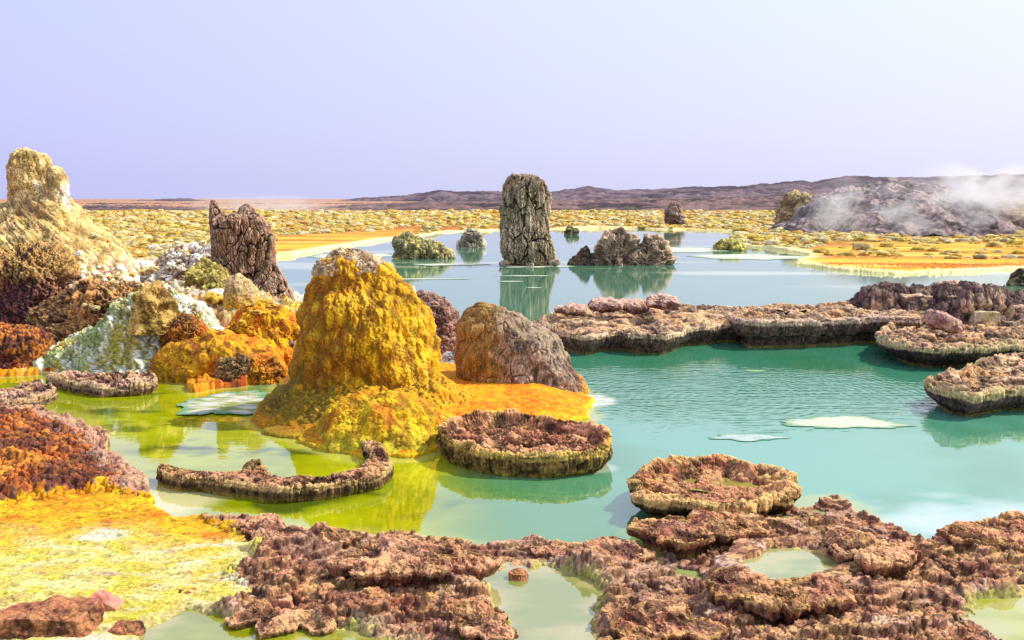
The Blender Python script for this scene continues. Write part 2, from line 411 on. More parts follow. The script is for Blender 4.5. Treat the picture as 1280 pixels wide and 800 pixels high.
def terrain(x, y, want_col=True):
    x = x.astype(np.float32); y = y.astype(np.float32)
    wx, wy = warp(x, y, .012, 22)
    far = y > 24
    dF = sdf(FRONT, wx, wy); dB = sdf(BANK, wx, wy)
    z = np.full(x.shape, -.35, np.float32)
    # ---- foreground crust
    big = fbm2(x * 1.1 + 4, y * 1.1, 3)
    wq, w2, wid = worley2(x * 3.3 + fbm2(x * 4, y * 4, 3) * .7, y * 4.4 + fbm2(x * 4 + 9, y * 4, 3) * .7)
    plate = ss(.02, .22, w2 - wq)
    lay = fbm2(x * 1.8 + .9 * y + 40, y * 2.4 - .7 * x, 5, .58) + .14 * fbm2(x * 12, y * 12, 4, .6)
    k = 5.5
    q = lay * k; st = (np.floor(q) + ss(.70, .97, q - np.floor(q)) + .25 * (q - np.floor(q))) / k      # thin stepped sheets
    riser = ss(.66, .76, q - np.floor(q)) * ss(1.0, .95, q - np.floor(q))
    lm = ss(-.15, .35, fbm2(x * 2.4 - 7, y * 3.4, 3)); flz = ss(.0, .22, fbm2(x * 1.1 + 3, y * 2.0 - 9, 4) - .1 * lm)
    rid = ridge2(x * 9, y * 11, 4, .55)
    fine = ridge2(x * 38, y * 38, 3, .6)
    stub = worley2(x * 26, y * 26)[0]
    jx = .06 * fbm2(x * 9, y * 9, 3); jy = .06 * fbm2(x * 9 + 5, y * 9 + 8, 3)
    b1 = np.maximum(0, .75 - worley2((x + jx) * 5.5, (y + jy) * 7.5)[0]); b2 = np.maximum(0, .8 - worley2((x + jx) * 13, (y + jy) * 16)[0]); b3 = .8 - worley2((x + jx * .4) * 34 + 3, (y + jy * .4) * 38)[0]
    hf = .055 + .03 * big + .165 * st + .02 * (wid - .5) * plate + (1 - .8 * flz) * (.15 + .75 * lm) * (.026 * (b1 - .35) + .020 * (b2 - .35) + .012 * (rid - .5)) + (1 - .7 * flz) * (.006 * b3 + .008 * (fine - .5))
    edge = ss(0.0, -.09, dF)
    hf_rim = .035 * np.exp(-((dF + .06) / .05) ** 2)
    zF = hf * (.45 + .55 * ss(-.02, -.4, dF)) + hf_rim
    # salt flats
    dS = sdf(SALTZ, wx, wy); sal = ss(.06, -.10, dS + .05 * perlin2(x * 7, y * 7))
    hs = .028 + .016 * fbm2(x * 3, y * 6, 3) + .014 * (ridge2(x * 4 + y * 2, y * 8, 4) - .5) + .012 * .5 * (ridge2(x * 16, y * 22, 3) - .5) + .002 * b3 + .002 * fbm2(x * 45, y * 60, 3)
    dR = sdf(REDZ, wx, wy); red = ss(.05, -.15, dR)
    u_ = ss(0.0, -.9, dR)
    hr = .05 + .13 * u_ + .12 * st + .045 * (b1 - .35) + .03 * (b2 - .35) + .012 * b3 + .02 * (rid - .5) + .01 * (fine - .5) + .05 * (wid - .5) * plate
    zF = zF * (1 - red) + hr * red
    zF = zF * (1 - sal) + hs * sal
    pools = []
    for poly, lvl in ((POOLA, .015), (POOLL, .012), (POOLB, .075), (POOLC, .015)):
        d = sdf(poly, wx, wy); pools.append(d)
        p = ss(.05, -.05, d)
        zF = zF * (1 - p) + (lvl - .02) * p
        if lvl > .05:
            zF = np.maximum(zF, lvl + .012 + .02 * np.exp(-((d - .09) / .05) ** 2) - 9 * (1 - ss(.0, .04, d)) - 9 * ss(.14, .2, d))
    zF = zF * edge + -.3 * (1 - edge)
    # ---- bank + far plain
    sc_ = np.maximum(y / 10, 1)
    bn = fbm2(x * .8, y * .8, 4)
    n2 = ridge2(x * 2.4 / sc_ ** .5, y * 2.4 / sc_ ** .5, 4, .55)
    edB = ss(0, -.06, dB / sc_)
    rise = ss(9.5, 15, y) * ss(34, 18, y) * ss(.5, -2.5, x)
    hump = np.exp(-((x + 3.3) / 1.5) ** 2 - ((y - 11.6) / 1.7) ** 2) + .8 * np.exp(-((x + 5.4) / 1.6) ** 2 - ((y - 12.6) / 1.8) ** 2)
    zB = .05 + .34 * hump * ss(0, -.8, dB) * (1 + .35 * n2) + .16 * rise * (1 + bn) + .07 * rise * (n2 - .4) + .025 * (ridge2(x * 11, y * 11, 4, .6) - .5) * (y < 30) + .015 * (fine - .5) * (y < 14)
    zB = zB + (y < 26) * (.07 * (b1 - .35) + .05 * (b2 - .35) + .015 * b3) * (.5 + .8 * ss(-.2, .3, bn))
    dI = sdf(ISLE, wx, wy); isl = ss(.05, -.05, dI)
    zI = .02 + .12 * ss(0, -.55, dI) + .012 * (ridge2(x * 8, y * 10, 3) - .5) + .006 * (fine - .5)
    zB = zB * (1 - isl) + zI * isl
    dST = sdf(STRAND, wx, wy); stn = ss(.3, -.3, dST); dFR = sdf(FLATR, wx, wy); flr = ss(.4, -.4, dFR)
    farz = ss(24, 34, y)
    flat = np.clip(stn + flr, 0, 1)
    zfar = .06 + (.10 * (ridge2(x * .55, y * .4, 4, .6) - .35) + .12 * fbm2(x * .12, y * .09, 3)) * (1 - flat) + .02 * flat
    zfar = zfar - .3 * ss(125, 170, y) - 60 * ss(200, 1200, y)
    zB = zB * (1 - farz) + zfar * farz
    zB = zB * edB + -.3 * (1 - edB)
    z = np.maximum(zF, zB)
    if not want_col: return z, dF, dB
    # ---- colours
    nc = fbm2(x * 42, y * 46, 3, .65); n = fbm2(x * 2.2, y * 2.2, 4) + .35 * nc; nf = fbm2(x * 14, y * 14, 3) + .5 * nc
    c = mix(BROWN, PINK, ss(-.35, .4, n + .8 * nf + .5 * (rid - .5)))
    c = mix(c, C(228, 184, 150), .7 * flz * ss(-.5, .1, nc + .4 * nf))
    c = mix(c, C(196, 104, 52), .55 * ss(.15, .4, fbm2(x * 1.3 - 60, y * 1.6, 4)))
    c = mix(c, TAN, .8 * ss(.0, .35, fbm2(x * 1.9 + 70, y * 2.6, 4) + .4 * nf))
    c = mix(c, C(236, 200, 168), .75 * ss(.16, .34, fbm2(x * 3.1 + 20, y * 4.6, 5, .6) - .3 * lm + .35 * nc))
    c = mix(c, MAUVE, .7 * ss(.12, .3, fbm2(x * 2.6 - 33, y * 2.6, 5, .6) + .35 * nc))
    cav = (ss(.22, .0, b2) * .5 + ss(.18, .0, b1) * .4) * (.3 + .7 * lm) * (1 - .8 * flz) + ss(.3, -.1, b3) * .4 * (1 - .8 * flz) + ss(.5, .2, rid) * .25 + riser * .85  # crevices and step risers darkened in the colour, standing in for shade
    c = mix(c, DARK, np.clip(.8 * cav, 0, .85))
    # red/orange crust on the left
    cr = mix(C(176, 96, 44), C(226, 136, 52), ss(-.2, .4, n + nf))
    cr = mix(cr, C(128, 74, 52), ss(-.15, .3, -n + nf + .3 * fbm2(x * 6, y * 6, 3)))
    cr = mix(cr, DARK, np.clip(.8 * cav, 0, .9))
    cr = mix(cr, C(196, 154, 130), ss(-.1, .06, dR + .12 * nf + .14) * (y > 5.2))
    c_red = (c, cr, red)
    c = mix(c, cr, red)
    # salt: orange next to the rust, through yellow to pale lemon and cream
    dd = np.clip((-dS), 0, 9); yy = ((y - at(0, 640, .03)[1]) )
    tpos = ss(-.1, -.7, yy + .45 * n)          # 0 near rust band, 1 towards the viewer
    csal = mix(C(238, 160, 5), C(240, 196, 15), ss(-.3, .3, n + nf))
    csal = mix(csal, C(170, 95, 30), .45 * ss(.5, .3, ridge2(x * 12, y * 18, 3)))
    csal = mix(csal, C(230, 120, 10), .7 * ss(.1, .5, fbm2(x * 3 + 3, y * 6, 4)) )
    pale = mix(C(226, 208, 82), C(236, 226, 150), ss(-.25, .35, fbm2(x * 5 + 8, y * 9, 4)))
    pale = mix(pale, C(205, 195, 40), .6 * ss(.05, .4, fbm2(x * 1.6 + 18, y * 4, 4)))
    csal = mix(csal, pale, tpos)
    csal = mix(csal, C(244, 238, 215), .7 * ss(.15, .4, fbm2(x * 2.2 + 8, y * 5, 4)) * ss(.2, .7, tpos))
    csal = mix(csal, C(200, 165, 115), .7 * ss(.15, .5, fbm2(x * 4 - 18, y * 9, 4)) * tpos)
    csal = mix(csal, C(150, 130, 60), .30 * ss(.5, .3, ridge2(x * 16, y * 22, 3)))
    salc = ss(.012, -.012, dS + .06 * nf + .05 * fbm2(x * 5, y * 7, 4))
    c = mix(c, csal, salc)
    # cream margins around the little pools
    for i, d in enumerate(pools):
        c = mix(c, C(214, 186, 146), .55 * ss(.05, .03, d + .10 * nf) * ss(.1, .03, z))
        c = mix(c, C(190, 185, 90), ss(.02, -.02, d + .04 * nf))
    # bank
    rb = ridge2(x * 2.4, y * 2.4, 4)
    cb = mix(C(200, 178, 100), C(238, 230, 195), ss(-.25, .35, bn + .6 * nf))
    cb = mix(cb, C(120, 92, 68), .8 * ss(.0, .3, fbm2(x * 4.7 + 9, y * 4.2, 4)))
    cb = mix(cb, C(150, 115, 80), ss(.02, .4, fbm2(x * 1.7 + 9, y * 1.2, 4)))
    cb = mix(cb, C(215, 190, 30), .8 * ss(.1, .45, fbm2(x * 1.3 - 9, y * 1.0, 4)))
    pz = fbm2(x * 1.1 + 60, y * 1.0, 5, .6) + .3 * nc
    cb = mix(cb, C(232, 196, 40), .85 * ss(.08, .2, pz)); cb = mix(cb, C(214, 130, 25), .85 * ss(.1, .24, -pz)); cb = mix(cb, C(248, 244, 232), .8 * ss(.12, .22, fbm2(x * 1.6 - 20, y * 1.5, 5, .6) + .25 * nc))
    cb = mix(cb, DARK, .55 * (ss(.2, 0, b2) * .6 + ss(.16, 0, b1) * .6).clip(0, 1))
    cb = mix(cb, C(80, 56, 40), .6 * ss(.42, .25, n2) * (y < 20))
    lowb = ss(11.2, 10.0, y)
    ob = mix(C(235, 150, 20), C(170, 80, 20), ss(-.1, .4, n + nf))
    ob = mix(ob, C(90, 50, 25), ss(.15, .45, fbm2(x * 3 - 9, y * 3.0, 4)))
    cb = mix(cb, ob, lowb * ss(-.6, .1, n + .3))
    ci = mix(C(230, 130, 0), C(245, 175, 10), ss(-.3, .3, n + nf))
    ci = mix(ci, C(225, 195, 20), ss(-.13, -.02, dI))
    ci = mix(ci, C(110, 95, 20), ss(-1.2, -1.75, x) * .7)  # left end painted olive, standing in for the mound's shadow
    cb = mix(cb, ci, isl)
    # far plain
    nl = fbm2(x * .16, y * .05, 4); nm = fbm2(x * .8, y * .3, 4)
    cf = mix(C(196, 150, 62), C(186, 112, 34), ss(-.25, .3, nl + .5 * nm))
    cf = mix(cf, C(226, 205, 125), ss(.05, .4, -nl + .8 * nm))
    cf = mix(cf, C(120, 92, 45), .7 * ss(.15, .5, fbm2(x * .4 + 5, y * .22, 4)))
    cfl = mix(C(244, 184, 40), C(200, 112, 12), ss(-.12, .2, fbm2(x * .07, y * 1.1, 4)))
    cfl = mix(cfl, C(150, 95, 30), .7 * ss(.1, .3, fbm2(x * .3 + 8, y * 1.6, 4)))
    cfl = mix(cfl, C(246, 215, 90), .8 * ss(.1, .3, fbm2(x * .2 - 8, y * 1.3, 4)))
    cfl = mix(cfl, C(240, 215, 90), ss(-.7, -.1, np.minimum(dST, 9) + 0) * stn * .4)
    rim = ss(-.8, -.15, dB + .3 * nm)
    cf = mix(cf, cfl, flat)
    cf = mix(cf, C(246, 232, 160), rim * .9)
    cb = mix(cb, cf, np.maximum(farz, np.maximum(flat, ss(4, 7, x) * ss(18, 22, y))))
    c = mix(c, cb, (zB >= zF) * 1.0)
    # wet margins
    c = mix(c, c * .6, ss(.025, .0, z) * (y < 22))
    return z, c, dF, dB

def fan(us, ys):
    Yg, Ug = np.meshgrid(ys, us, indexing='ij')
    return Ug * Yg, Yg

def mk_us(n, fine=.60, out=2.6, no=150):
    a = np.linspace(-fine, fine, n); b = np.geomspace(fine, out, no)[1:]
    return np.concatenate([-b[::-1], a, b])

ys = np.concatenate([np.geomspace(1.2, 3.1, int(120 * Q), endpoint=False), np.geomspace(3.1, 8.0, int(900 * Q), endpoint=False),
                     np.geomspace(8.0, 60, int(560 * Q), endpoint=False), np.geomspace(60, 3000, int(170 * Q))])
us = mk_us(int(1300 * Q))
X, Y = fan(us, ys)
Z, CC, _, _ = terrain(X, Y)
P = np.stack([X, Y, Z], -1)
# near the viewpoint the crust is also pushed along its own normals, so that ledges overhang and crumble
nr_ = int(np.searchsorted(ys, 8.5)); Pn = P[:nr_]; Nn = grid_normals(Pn, False)
if Nn[..., 2].mean() < 0: Nn = -Nn
slope = ss(.98, .75, Nn[..., 2])
Dn = (.012 * fbm3(Pn, 24, 3, .6) + .007 * fbm3(Pn, 75, 2) + .010 * (1 - 2 * np.abs(fbm3(Pn, 14, 3, off=5))) * slope) * (.25 + .75 * slope)
Dn = Dn * .75 * ss(.02, .05, Z[:nr_]) * ss(8.5, 7.5, Y[:nr_]) 
P[:nr_] = Pn + Nn * Dn[..., None]
Gn = fbm3(P[:nr_], 60, 3, .65)
CC[:nr_] = CC[:nr_] * (1 + .9 * Gn * slope)[..., None]
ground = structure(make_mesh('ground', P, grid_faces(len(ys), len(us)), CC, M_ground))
# apron of ground behind and below the viewpoint
yb = np.linspace(-25, 1.2, 40); xb = np.linspace(-3.2, 3.2, 40) * 8
YB, XB = np.meshgrid(yb, xb, indexing='ij')
PB = np.stack([XB, YB, .02 + .05 * fbm2(XB * .7, YB * .7, 3) - .06], -1)
structure(make_mesh('ground', PB, grid_faces(40, 40), np.broadcast_to(PINK, (1600, 3)), M_ground))

# interpolated ground height
def gz(x, y):
    z, _, _ = terrain(np.array([[float(x)]]), np.array([[float(y)]]), False)
    return float(z[0, 0])

# ------------------------------------------------------------------ water
RINGS = []   # (x, y, rx, ry, strength) pale salt halo in the water
def halo(px, py, rpx, k=1.0, ry=.35):
    a = at(px, py); b = at(px + rpx, py); RINGS.append((a[0], a[1], abs(b[0] - a[0]), abs(b[0] - a[0]) * ry, k))
halo(745, 500, 30, .9, 1.6); halo(735, 585, 45, .5, .8)
ysw = np.concatenate([np.geomspace(3.6, 9, int(420 * Q), endpoint=False), np.geomspace(9, 90, int(420 * Q))])
usw = np.linspace(-1.1, 1.1, int(900 * Q))
XW, YW = fan(usw, ysw)
zt, dF, dB = terrain(XW, YW, False)
wx, wy = warp(XW, YW, .02, 9, 5)
pxw = 640 + FPX * XW / YW * .99
LIMEPOLY = at(*np.array([(-900, 470), (200, 470), (300, 480), (420, 520), (560, 545), (620, 560), (560, 600), (560, 690), (300, 700), (-900, 700)], float).T)
dL = sdf(LIMEPOLY, wx, wy)
nn = fbm2(XW * .8, YW * .8, 4)
n3 = fbm2(XW * 3, YW * 5, 3)
cw = mix(C(112, 190, 160, .64), C(76, 160, 122, .64), ss(6.2, 10.5, YW))
cw = mix(cw, C(55, 135, 50, .6), ss(-.1, .5, nn) * .4)
cw = mix(cw, C(112, 160, 130, .62), ss(11, 14, YW) * .6)
front = ss(7.2, 5.2, YW)
cw = mix(cw, C(90, 150, 60, .7), front * ss(1.8, -.6, XW))
lime = ss(.35, -.25, dL)
cl = mix(C(142, 156, 0, .85), C(185, 192, 10, .85), ss(-.4, .4, nn + .4 * n3))
cl = mix(cl, C(90, 110, 15, .7), ss(.1, .4, fbm2(XW * 1.5 + 9, YW * 2.5, 3)))
cw = mix(cw, cl, lime)
shore = np.minimum(np.where(dF > -5, np.abs(dF), 9), 9)
sh = ss(.16, .0, dF + .06 * n3) * (YW < 8)
cw = mix(cw, C(205, 205, 90), .6 * sh)
cream = at(225, 622); dc = np.hypot((XW - cream[0]) / .28, (YW - cream[1]) / .45) + .3 * n3
cw = mix(cw, C(238, 232, 165), .9 * ss(1.2, .4, dc))
shb = ss(.10, .0, dB / np.maximum(YW / 10, 1) + .05 * n3)
cw = mix(cw, C(215, 215, 110), .65 * shb)
# pale milky streaks out on the far water
stx = fbm2(XW * .10, YW * .55, 4); 
cw = mix(cw, C(225, 235, 190), .75 * ss(.16, .34, stx) * ss(17, 22, YW))
for (hx, hy, rx, ry, k_) in RINGS:
    d = np.hypot((XW - hx) / rx, (YW - hy) / ry) + .25 * n3
    cw = mix(cw, C(240, 245, 225), k_ * ss(1.0, .6, d))
mk = at(1240, 655); d = np.hypot((XW - mk[0]) / .75, (YW - mk[1]) / .55) + .5 * n3
cw = mix(cw, C(225, 240, 240), .7 * ss(1.1, .2, d))
water = structure(make_mesh('water', np.stack([XW, YW, 0 * XW], -1), grid_faces(len(ysw), len(usw)), cw, M_water))
c0 = at(900, 492)
rip = ss(1.25, .35, np.hypot((XW - c0[0] - .1) / 2.3, (YW - c0[1]) / 1.55) + .25 * nn)
a_ = water.data.attributes.new('Rip', 'FLOAT', 'POINT'); a_.data.foreach_set('value', rip.astype(np.float32).ravel())

def pool(poly, lvl, ca, cb):
    x0, y0 = poly.min(0) - .12; x1, y1 = poly.max(0) + .12
    x0 = max(x0, -3.5); x1 = min(x1, 4.2); y0 = max(y0, 1.4)
    n = 90
    YY, XX = np.meshgrid(np.linspace(y0, y1, n), np.linspace(x0, x1, n), indexing='ij')
    g = fbm2(XX * 3, YY * 6, 4)
    col = mix(ca, cb, ss(-.3, .3, g))
    d = sdf(poly, XX, YY)
    col = mix(col, C(205, 192, 135), .6 * ss(-.08, .02, d + .22 * g + .05 * fbm2(XX * 12, YY * 20, 3)))
    V = np.stack([XX, YY, np.full_like(XX, lvl)], -1).reshape(-1, 3)
    Fc = grid_faces(n, n); keep = (d.reshape(-1)[Fc] < (.035 if lvl > .05 else .07)).any(1)
    o = structure(make_mesh('pool_water', V, Fc[keep], col, M_water))
    return o
pool(POOLA, .015, C(150, 162, 80), C(186, 180, 110))
pool(POOLL, .012, C(150, 155, 15), C(175, 178, 40))
pool(POOLB, .075, C(150, 165, 90), C(180, 185, 110))
pool(POOLC, .015, C(170, 180, 40), C(195, 200, 90))

# ------------------------------------------------------------------ mound builder
def mound(name, d, prof, dispf, colf, mat, depth=1.0, nth=420, nz=300, zbase=-.12, parent=None, yoff=0, top=None):
    prof = sorted(prof)
    zz, cx, rr = [], [], []
    for (py, xl, xr) in prof:
        a, z = atd(xl, py, d); b, _ = atd(xr, py, d)
        zz.append(float(z)); cx.append(float(a + b) / 2); rr.append(float(b - a) / 2)
    zz = [zz[0] + min(.25 * rr[0], .05)] + zz; cx = [cx[0]] + cx; rr = [0.0] + rr
    if zz[-1] > zbase:
        zz.append(zbase); cx.append(cx[-1]); rr.append(rr[-1] * 1.02)
    zz, cx, rr = map(np.array, (zz, cx, rr))
    L_ = np.concatenate([[0], np.cumsum(np.hypot(np.diff(zz), np.diff(rr)))])
    nth = int(nth * max(Q, .5)); nz = int(nz * max(Q, .5))
    t = np.linspace(0, L_[-1], nz)
    # smooth the profile
    def sm(v):
        w = np.interp(t, L_, v); kk = max(3, nz // 55) | 1
        ker = np.hanning(kk + 2)[1:-1]; ker /= ker.sum()
        return np.convolve(np.pad(w, kk // 2, mode='edge'), ker, 'valid')
    Zp, Cx, R = sm(zz), sm(cx), sm(rr)
    R[0] = 0; R = np.maximum(R, 0)
    th = np.linspace(0, 2 * PI, nth, endpoint=False)
    P = np.stack([Cx[:, None] + R[:, None] * np.cos(th), d + yoff + R[:, None] * depth * np.sin(th), np.repeat(Zp[:, None], nth, 1)], -1)
    N = grid_normals(P, True)
    if N[nz // 2, 0, 0] < 0: N = -N
    N[0] = (0, 0, 1)
    ctx = dict(th=th[None, :] + 0 * Zp[:, None], R=R[:, None] + 0 * th[None], z=P[..., 2], h=(P[..., 2] - max(0, zz[-2])) / (zz[0] - max(0, zz[-2]) + 1e-6))
    D, ctx2 = dispf(P, N, ctx)
    fadet = ss(0, .02, np.linspace(0, 1, nz))[:, None]
    P2 = P + N * (D * (0.3 + .7 * fadet))[..., None]
    P2[0] = P2[1].mean(0)
    N2 = grid_normals(P2, True)
    if N2[nz // 2, 0, 0] < 0: N2 = -N2
    ctx.update(ctx2); ctx['D'] = D
    col = colf(P2, N2, ctx)
    base = (float(cx[-1]), float(d + yoff), 0.0)
    o = make_mesh(name, P2, grid_faces(nz, nth, True)[:, ::-1], col, mat)
    recentre(o, base)
    if parent:
        o.parent = parent; o.location = Vector(base) - parent.location
    return o

def empty(name, loc):
    o = bpy.data.objects.new(name, None); COL.objects.link(o); o.location = loc; o.empty_display_size = .2
    return o

# displacement styles -------------------------------------------------------
def d_bubbly(s=1.0, big=.05, cell=14, amp=.03, dr=None):
    def f(P, N, c):
        f1, f2, i = worley3(P + .03 * np.stack([fbm3(P, 8), fbm3(P, 8, off=5), 0 * P[..., 0]], -1), cell, cell * (.75 if dr is None else .5))
        g1, g2, j = worley3(P, cell * 2.4, cell * 1.9, off=3)
        drape = 1 - np.abs(fbm3(P * np.array([1, 1, .25]), 9 if dr is None else 6, 3)) * 2
        D = big * fbm3(P, 3.0, 3) * 2.0 + amp * (.9 - f1) * .9 + amp * .45 * (.8 - g1) + (amp * .5 if dr is None else dr) * drape + amp * .25 * fbm3(P, 50, 2)
        return s * D, dict(cell=f1, cell2=g1, fb=fbm3(P, 2.2, 4, off=7), drape=drape)
    return f
def d_bark(big=.06, fr=5, amp=.05):
    def f(P, N, c):
        W = P + .14 * np.stack([fbm3(P, 3), fbm3(P, 3, off=5), fbm3(P, 3, off=9)], -1)
        f1, f2, i = worley3(W, fr, fr * .38)
        crack = ss(.0, .09, f2 - f1)
        g1, g2, j = worley3(W, fr * 2.2, fr * .8, off=4)
        crack2 = ss(.0, .12, g2 - g1)
        ver = fbm3(P * np.array([1, 1, .12]), fr * 3.2, 4, .6)
        D = big * fbm3(P, 1.8, 3) * 2 + amp * (i - .5) * 1.3 + amp * (crack - 1) * .9 + amp * .3 * (crack2 - 1) + amp * 1.2 * ver + amp * .4 * fbm3(P, fr * 9, 3, .6)
        return D, dict(crack=crack, crack2=crack2, ver=ver, fb=fbm3(P, 1.6, 4, off=7), cid=i)
    return f
def d_lumpy(big=.08, fr=3.0, amp=.04, fine=.012):
    def f(P, N, c):
        f1, f2, i = worley3(P + .1 * fbm3(P, 4)[..., None], fr * 2.2, fr * 2.0)
        D = big * fbm3(P, fr * .6, 4) * 2 + amp * (.8 - f1) + fine * 2 * fbm3(P, fr * 8, 4, .65) + amp * .6 * (1 - 2 * np.abs(fbm3(P, fr * 2, 3)))
        return D, dict(cell=f1, crack=ss(0, .12, f2 - f1), fb=fbm3(P, fr * .6, 4, off=7), fn=fbm3(P, fr * 6, 3))
    return f

# colours -------------------------------------------------------------------
def shade(c, D, lo, hi, k=.5, dark=DARK):
    return mix(c, dark, k * ss(hi, lo, D))

# ---- the big yellow mound
def col_yellow(P, N, c):
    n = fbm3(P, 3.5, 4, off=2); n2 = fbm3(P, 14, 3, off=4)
    side = ss(-.35, .5, N[..., 0] + .5 * n)  # sunlit right and shaded left side painted into the colour
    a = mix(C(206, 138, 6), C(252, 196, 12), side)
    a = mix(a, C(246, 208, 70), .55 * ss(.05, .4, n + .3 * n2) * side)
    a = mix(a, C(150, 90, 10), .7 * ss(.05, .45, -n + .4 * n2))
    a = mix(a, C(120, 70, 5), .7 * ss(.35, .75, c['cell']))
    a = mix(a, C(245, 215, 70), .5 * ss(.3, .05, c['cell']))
    a = mix(a, C(128, 108, 15), .35 * ss(.2, -.5, N[..., 0]) * ss(.9, .2, c['h']))  # lower left flank darkened further as painted shade
    return a
def col_cap(P, N, c):
    n = fbm3(P, 12, 3, off=2)
    return mix(C(140, 112, 84), C(226, 200, 160), ss(-.3, .3, n))
ymx = float(atd(460, 560, 7.9)[0])
yel = empty('sulphur_mound', (ymx, 7.9, 0))
tag(yel, 'tall golden yellow sulphur mound with pale crusted cap and flowing apron at the centre left', 'mineral mound')
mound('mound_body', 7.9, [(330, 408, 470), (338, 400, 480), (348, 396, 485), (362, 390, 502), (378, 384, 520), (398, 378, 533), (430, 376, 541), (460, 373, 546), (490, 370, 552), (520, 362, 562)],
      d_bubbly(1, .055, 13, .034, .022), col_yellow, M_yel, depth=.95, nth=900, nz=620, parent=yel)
mound('white_cap', 7.9, [(318, 427, 455), (322, 413, 468), (330, 400, 478), (340, 395, 482), (347, 402, 474)], d_lumpy(.03, 8, .03, .012), col_cap, M_near, depth=.9, nth=260, nz=120, parent=yel, zbase=.9)
def col_apron(P, N, c):
    n = fbm3(P, 4, 4, off=2); n2 = fbm3(P, 16, 3, off=4)
    a = mix(C(225, 150, 5), C(245, 205, 20), ss(-.3, .3, n + .5 * n2))
    a = mix(a, C(225, 220, 60), ss(.15, .02, c['z']) * .7)
    a = mix(a, C(140, 85, 10), .6 * ss(.35, .75, c['cell']))
    return a
mound('apron', 6.95, [(503, 446, 516), (507, 430, 536), (516, 414, 552), (530, 404, 564), (545, 396, 576), (560, 386, 588)], d_bubbly(1, .05, 12, .028), col_apron, M_yel, depth=.9, nth=520, nz=300, parent=yel)
def col_skirt(P, N, c):
    n = fbm3(P, 4, 4, off=2)
    a = mix(C(150, 125, 15), C(120, 95, 15), ss(-.3, .3, n))
    a = mix(a, C(235, 165, 5), ss(-.1, .3, N[..., 0] + .3 * n))  # left face kept shadow olive, right face lit gold, all in the colour
    a = mix(a, C(215, 150, 15), .8 * ss(.08, .02, c['z']))
    return a
mound('skirt', 7.7, [(476, 392, 548), (484, 368, 566), (496, 350, 584), (510, 334, 604), (528, 318, 625), (545, 305, 640)], d_lumpy(.05, 3, .04, .01), col_skirt, M_yel, depth=.75, nth=520, nz=240, parent=yel)

# ---- grey dome
def d_dome(P, N, c):
    ver = fbm3(P * np.array([1, 1, .35]), 9, 4, .6)
    rid = 1 - 2 * np.abs(fbm3(P * np.array([1, 1, .5]), 5, 3, off=3))
    f1, f2, i = worley3(P + .04 * fbm3(P, 6)[..., None], 9, 5)
    crack = ss(0, .14, f2 - f1)
    D = .05 * fbm3(P, 2.5, 3) * 2 + .03 * rid + .03 * ver + .012 * (crack - 1) * ss(-.1, .3, ver) + .02 * (.7 - f1) + .010 * fbm3(P, 40, 3, .65)
    return D, dict(cell=f1, crack=crack, ver=ver)
def col_dome(P, N, c):
    n = fbm3(P, 3, 4, off=2); n2 = fbm3(P, 15, 3, off=4)
    a = mix(C(92, 78, 68), C(178, 152, 126), ss(-.4, .4, n2 + .8 * c['ver'] + .25 * N[..., 2]))
    x0 = P[..., 0]; lx, _ = atd(650, 450, 8.7); 
    left = ss(.02, -.28, x0 - lx + .25 * n)
    a = mix(a, C(170, 122, 30), .7 * left * ss(-.35, .15, n2 + .3))
    a = mix(a, C(120, 95, 30), .5 * left * ss(.1, .4, -n2 + n))
    rx, _ = atd(712, 450, 8.7)
    rr = ss(0, .18, x0 - rx + .15 * n) * ss(.42, .2, P[..., 2] + .15 * n)
    a = mix(a, C(245, 175, 5), rr)
    a = mix(a, C(150, 60, 40), .7 * ss(-.12, 0, x0 - rx) * ss(.45, .1, P[..., 2]) * ss(.0, .3, n2) )
    a = mix(a, C(60, 48, 42), .55 * (1 - c['crack']) * ss(-.1, .3, c['ver'])); a = mix(a, C(70, 56, 48), .6 * ss(-.05, -.45, c['ver']))
    a = mix(a, C(200, 150, 10), ss(.05, .0, P[..., 2]) * .8)
    return a
dome = mound('rock_dome', 8.7, [(386, 594, 608), (390, 586, 622), (398, 580, 650), (408, 576, 668), (425, 572, 690), (445, 570, 706), (465, 571, 719), (485, 573, 731), (510, 575, 744)],
      d_dome, col_dome, M_near, depth=.72, nth=760, nz=460)
tag(dome, 'grey brown rounded rock dome with yellow stain on its right foot beside the golden mound', 'rock dome')

# ---- dark rock behind the golden mound
def col_brown(a0=(95, 70, 62), a1=(175, 135, 118), wht=0.0, orange=0.0, fr=4):
    def f(P, N, c):
        n = fbm3(P, fr, 4, off=2); n2 = fbm3(P, fr * 4, 3, off=4)
        a = mix(C(*a0), C(*a1), ss(-.35, .35, n + .7 * n2 + .3 * (N[..., 2] - .3)))
        if 'crack' in c: a = mix(a, DARK * .7, .35 * (1 - c['crack']))
        if wht: a = mix(a, C(240, 235, 225), wht * ss(-.1, .25, N[..., 2] - .5 + n))
        if orange: a = mix(a, C(225, 130, 20), orange * ss(-.1, .25, n2 + n))
        return a
    return f
o = mound('dark_rock', 10.2, [(372, 527, 538), (380, 520, 556), (395, 514, 568), (415, 510, 575), (440, 508, 580)], d_lumpy(.06, 4, .05, .015), col_brown(), M_mid, nth=360, nz=220)
tag(o, 'dark brown rock half hidden behind the right shoulder of the golden mound', 'rock')
o = mound('dark_rock', 9.5, [(446, 556, 566), (455, 550, 578), (468, 548, 584), (480, 546, 588)], d_lumpy(.05, 5, .04, .012), col_brown((70, 60, 65), (205, 195, 190)), M_mid, nth=240, nz=140)
tag(o, 'small dark blue-grey rock wedged between the golden mound and the grey dome', 'rock')

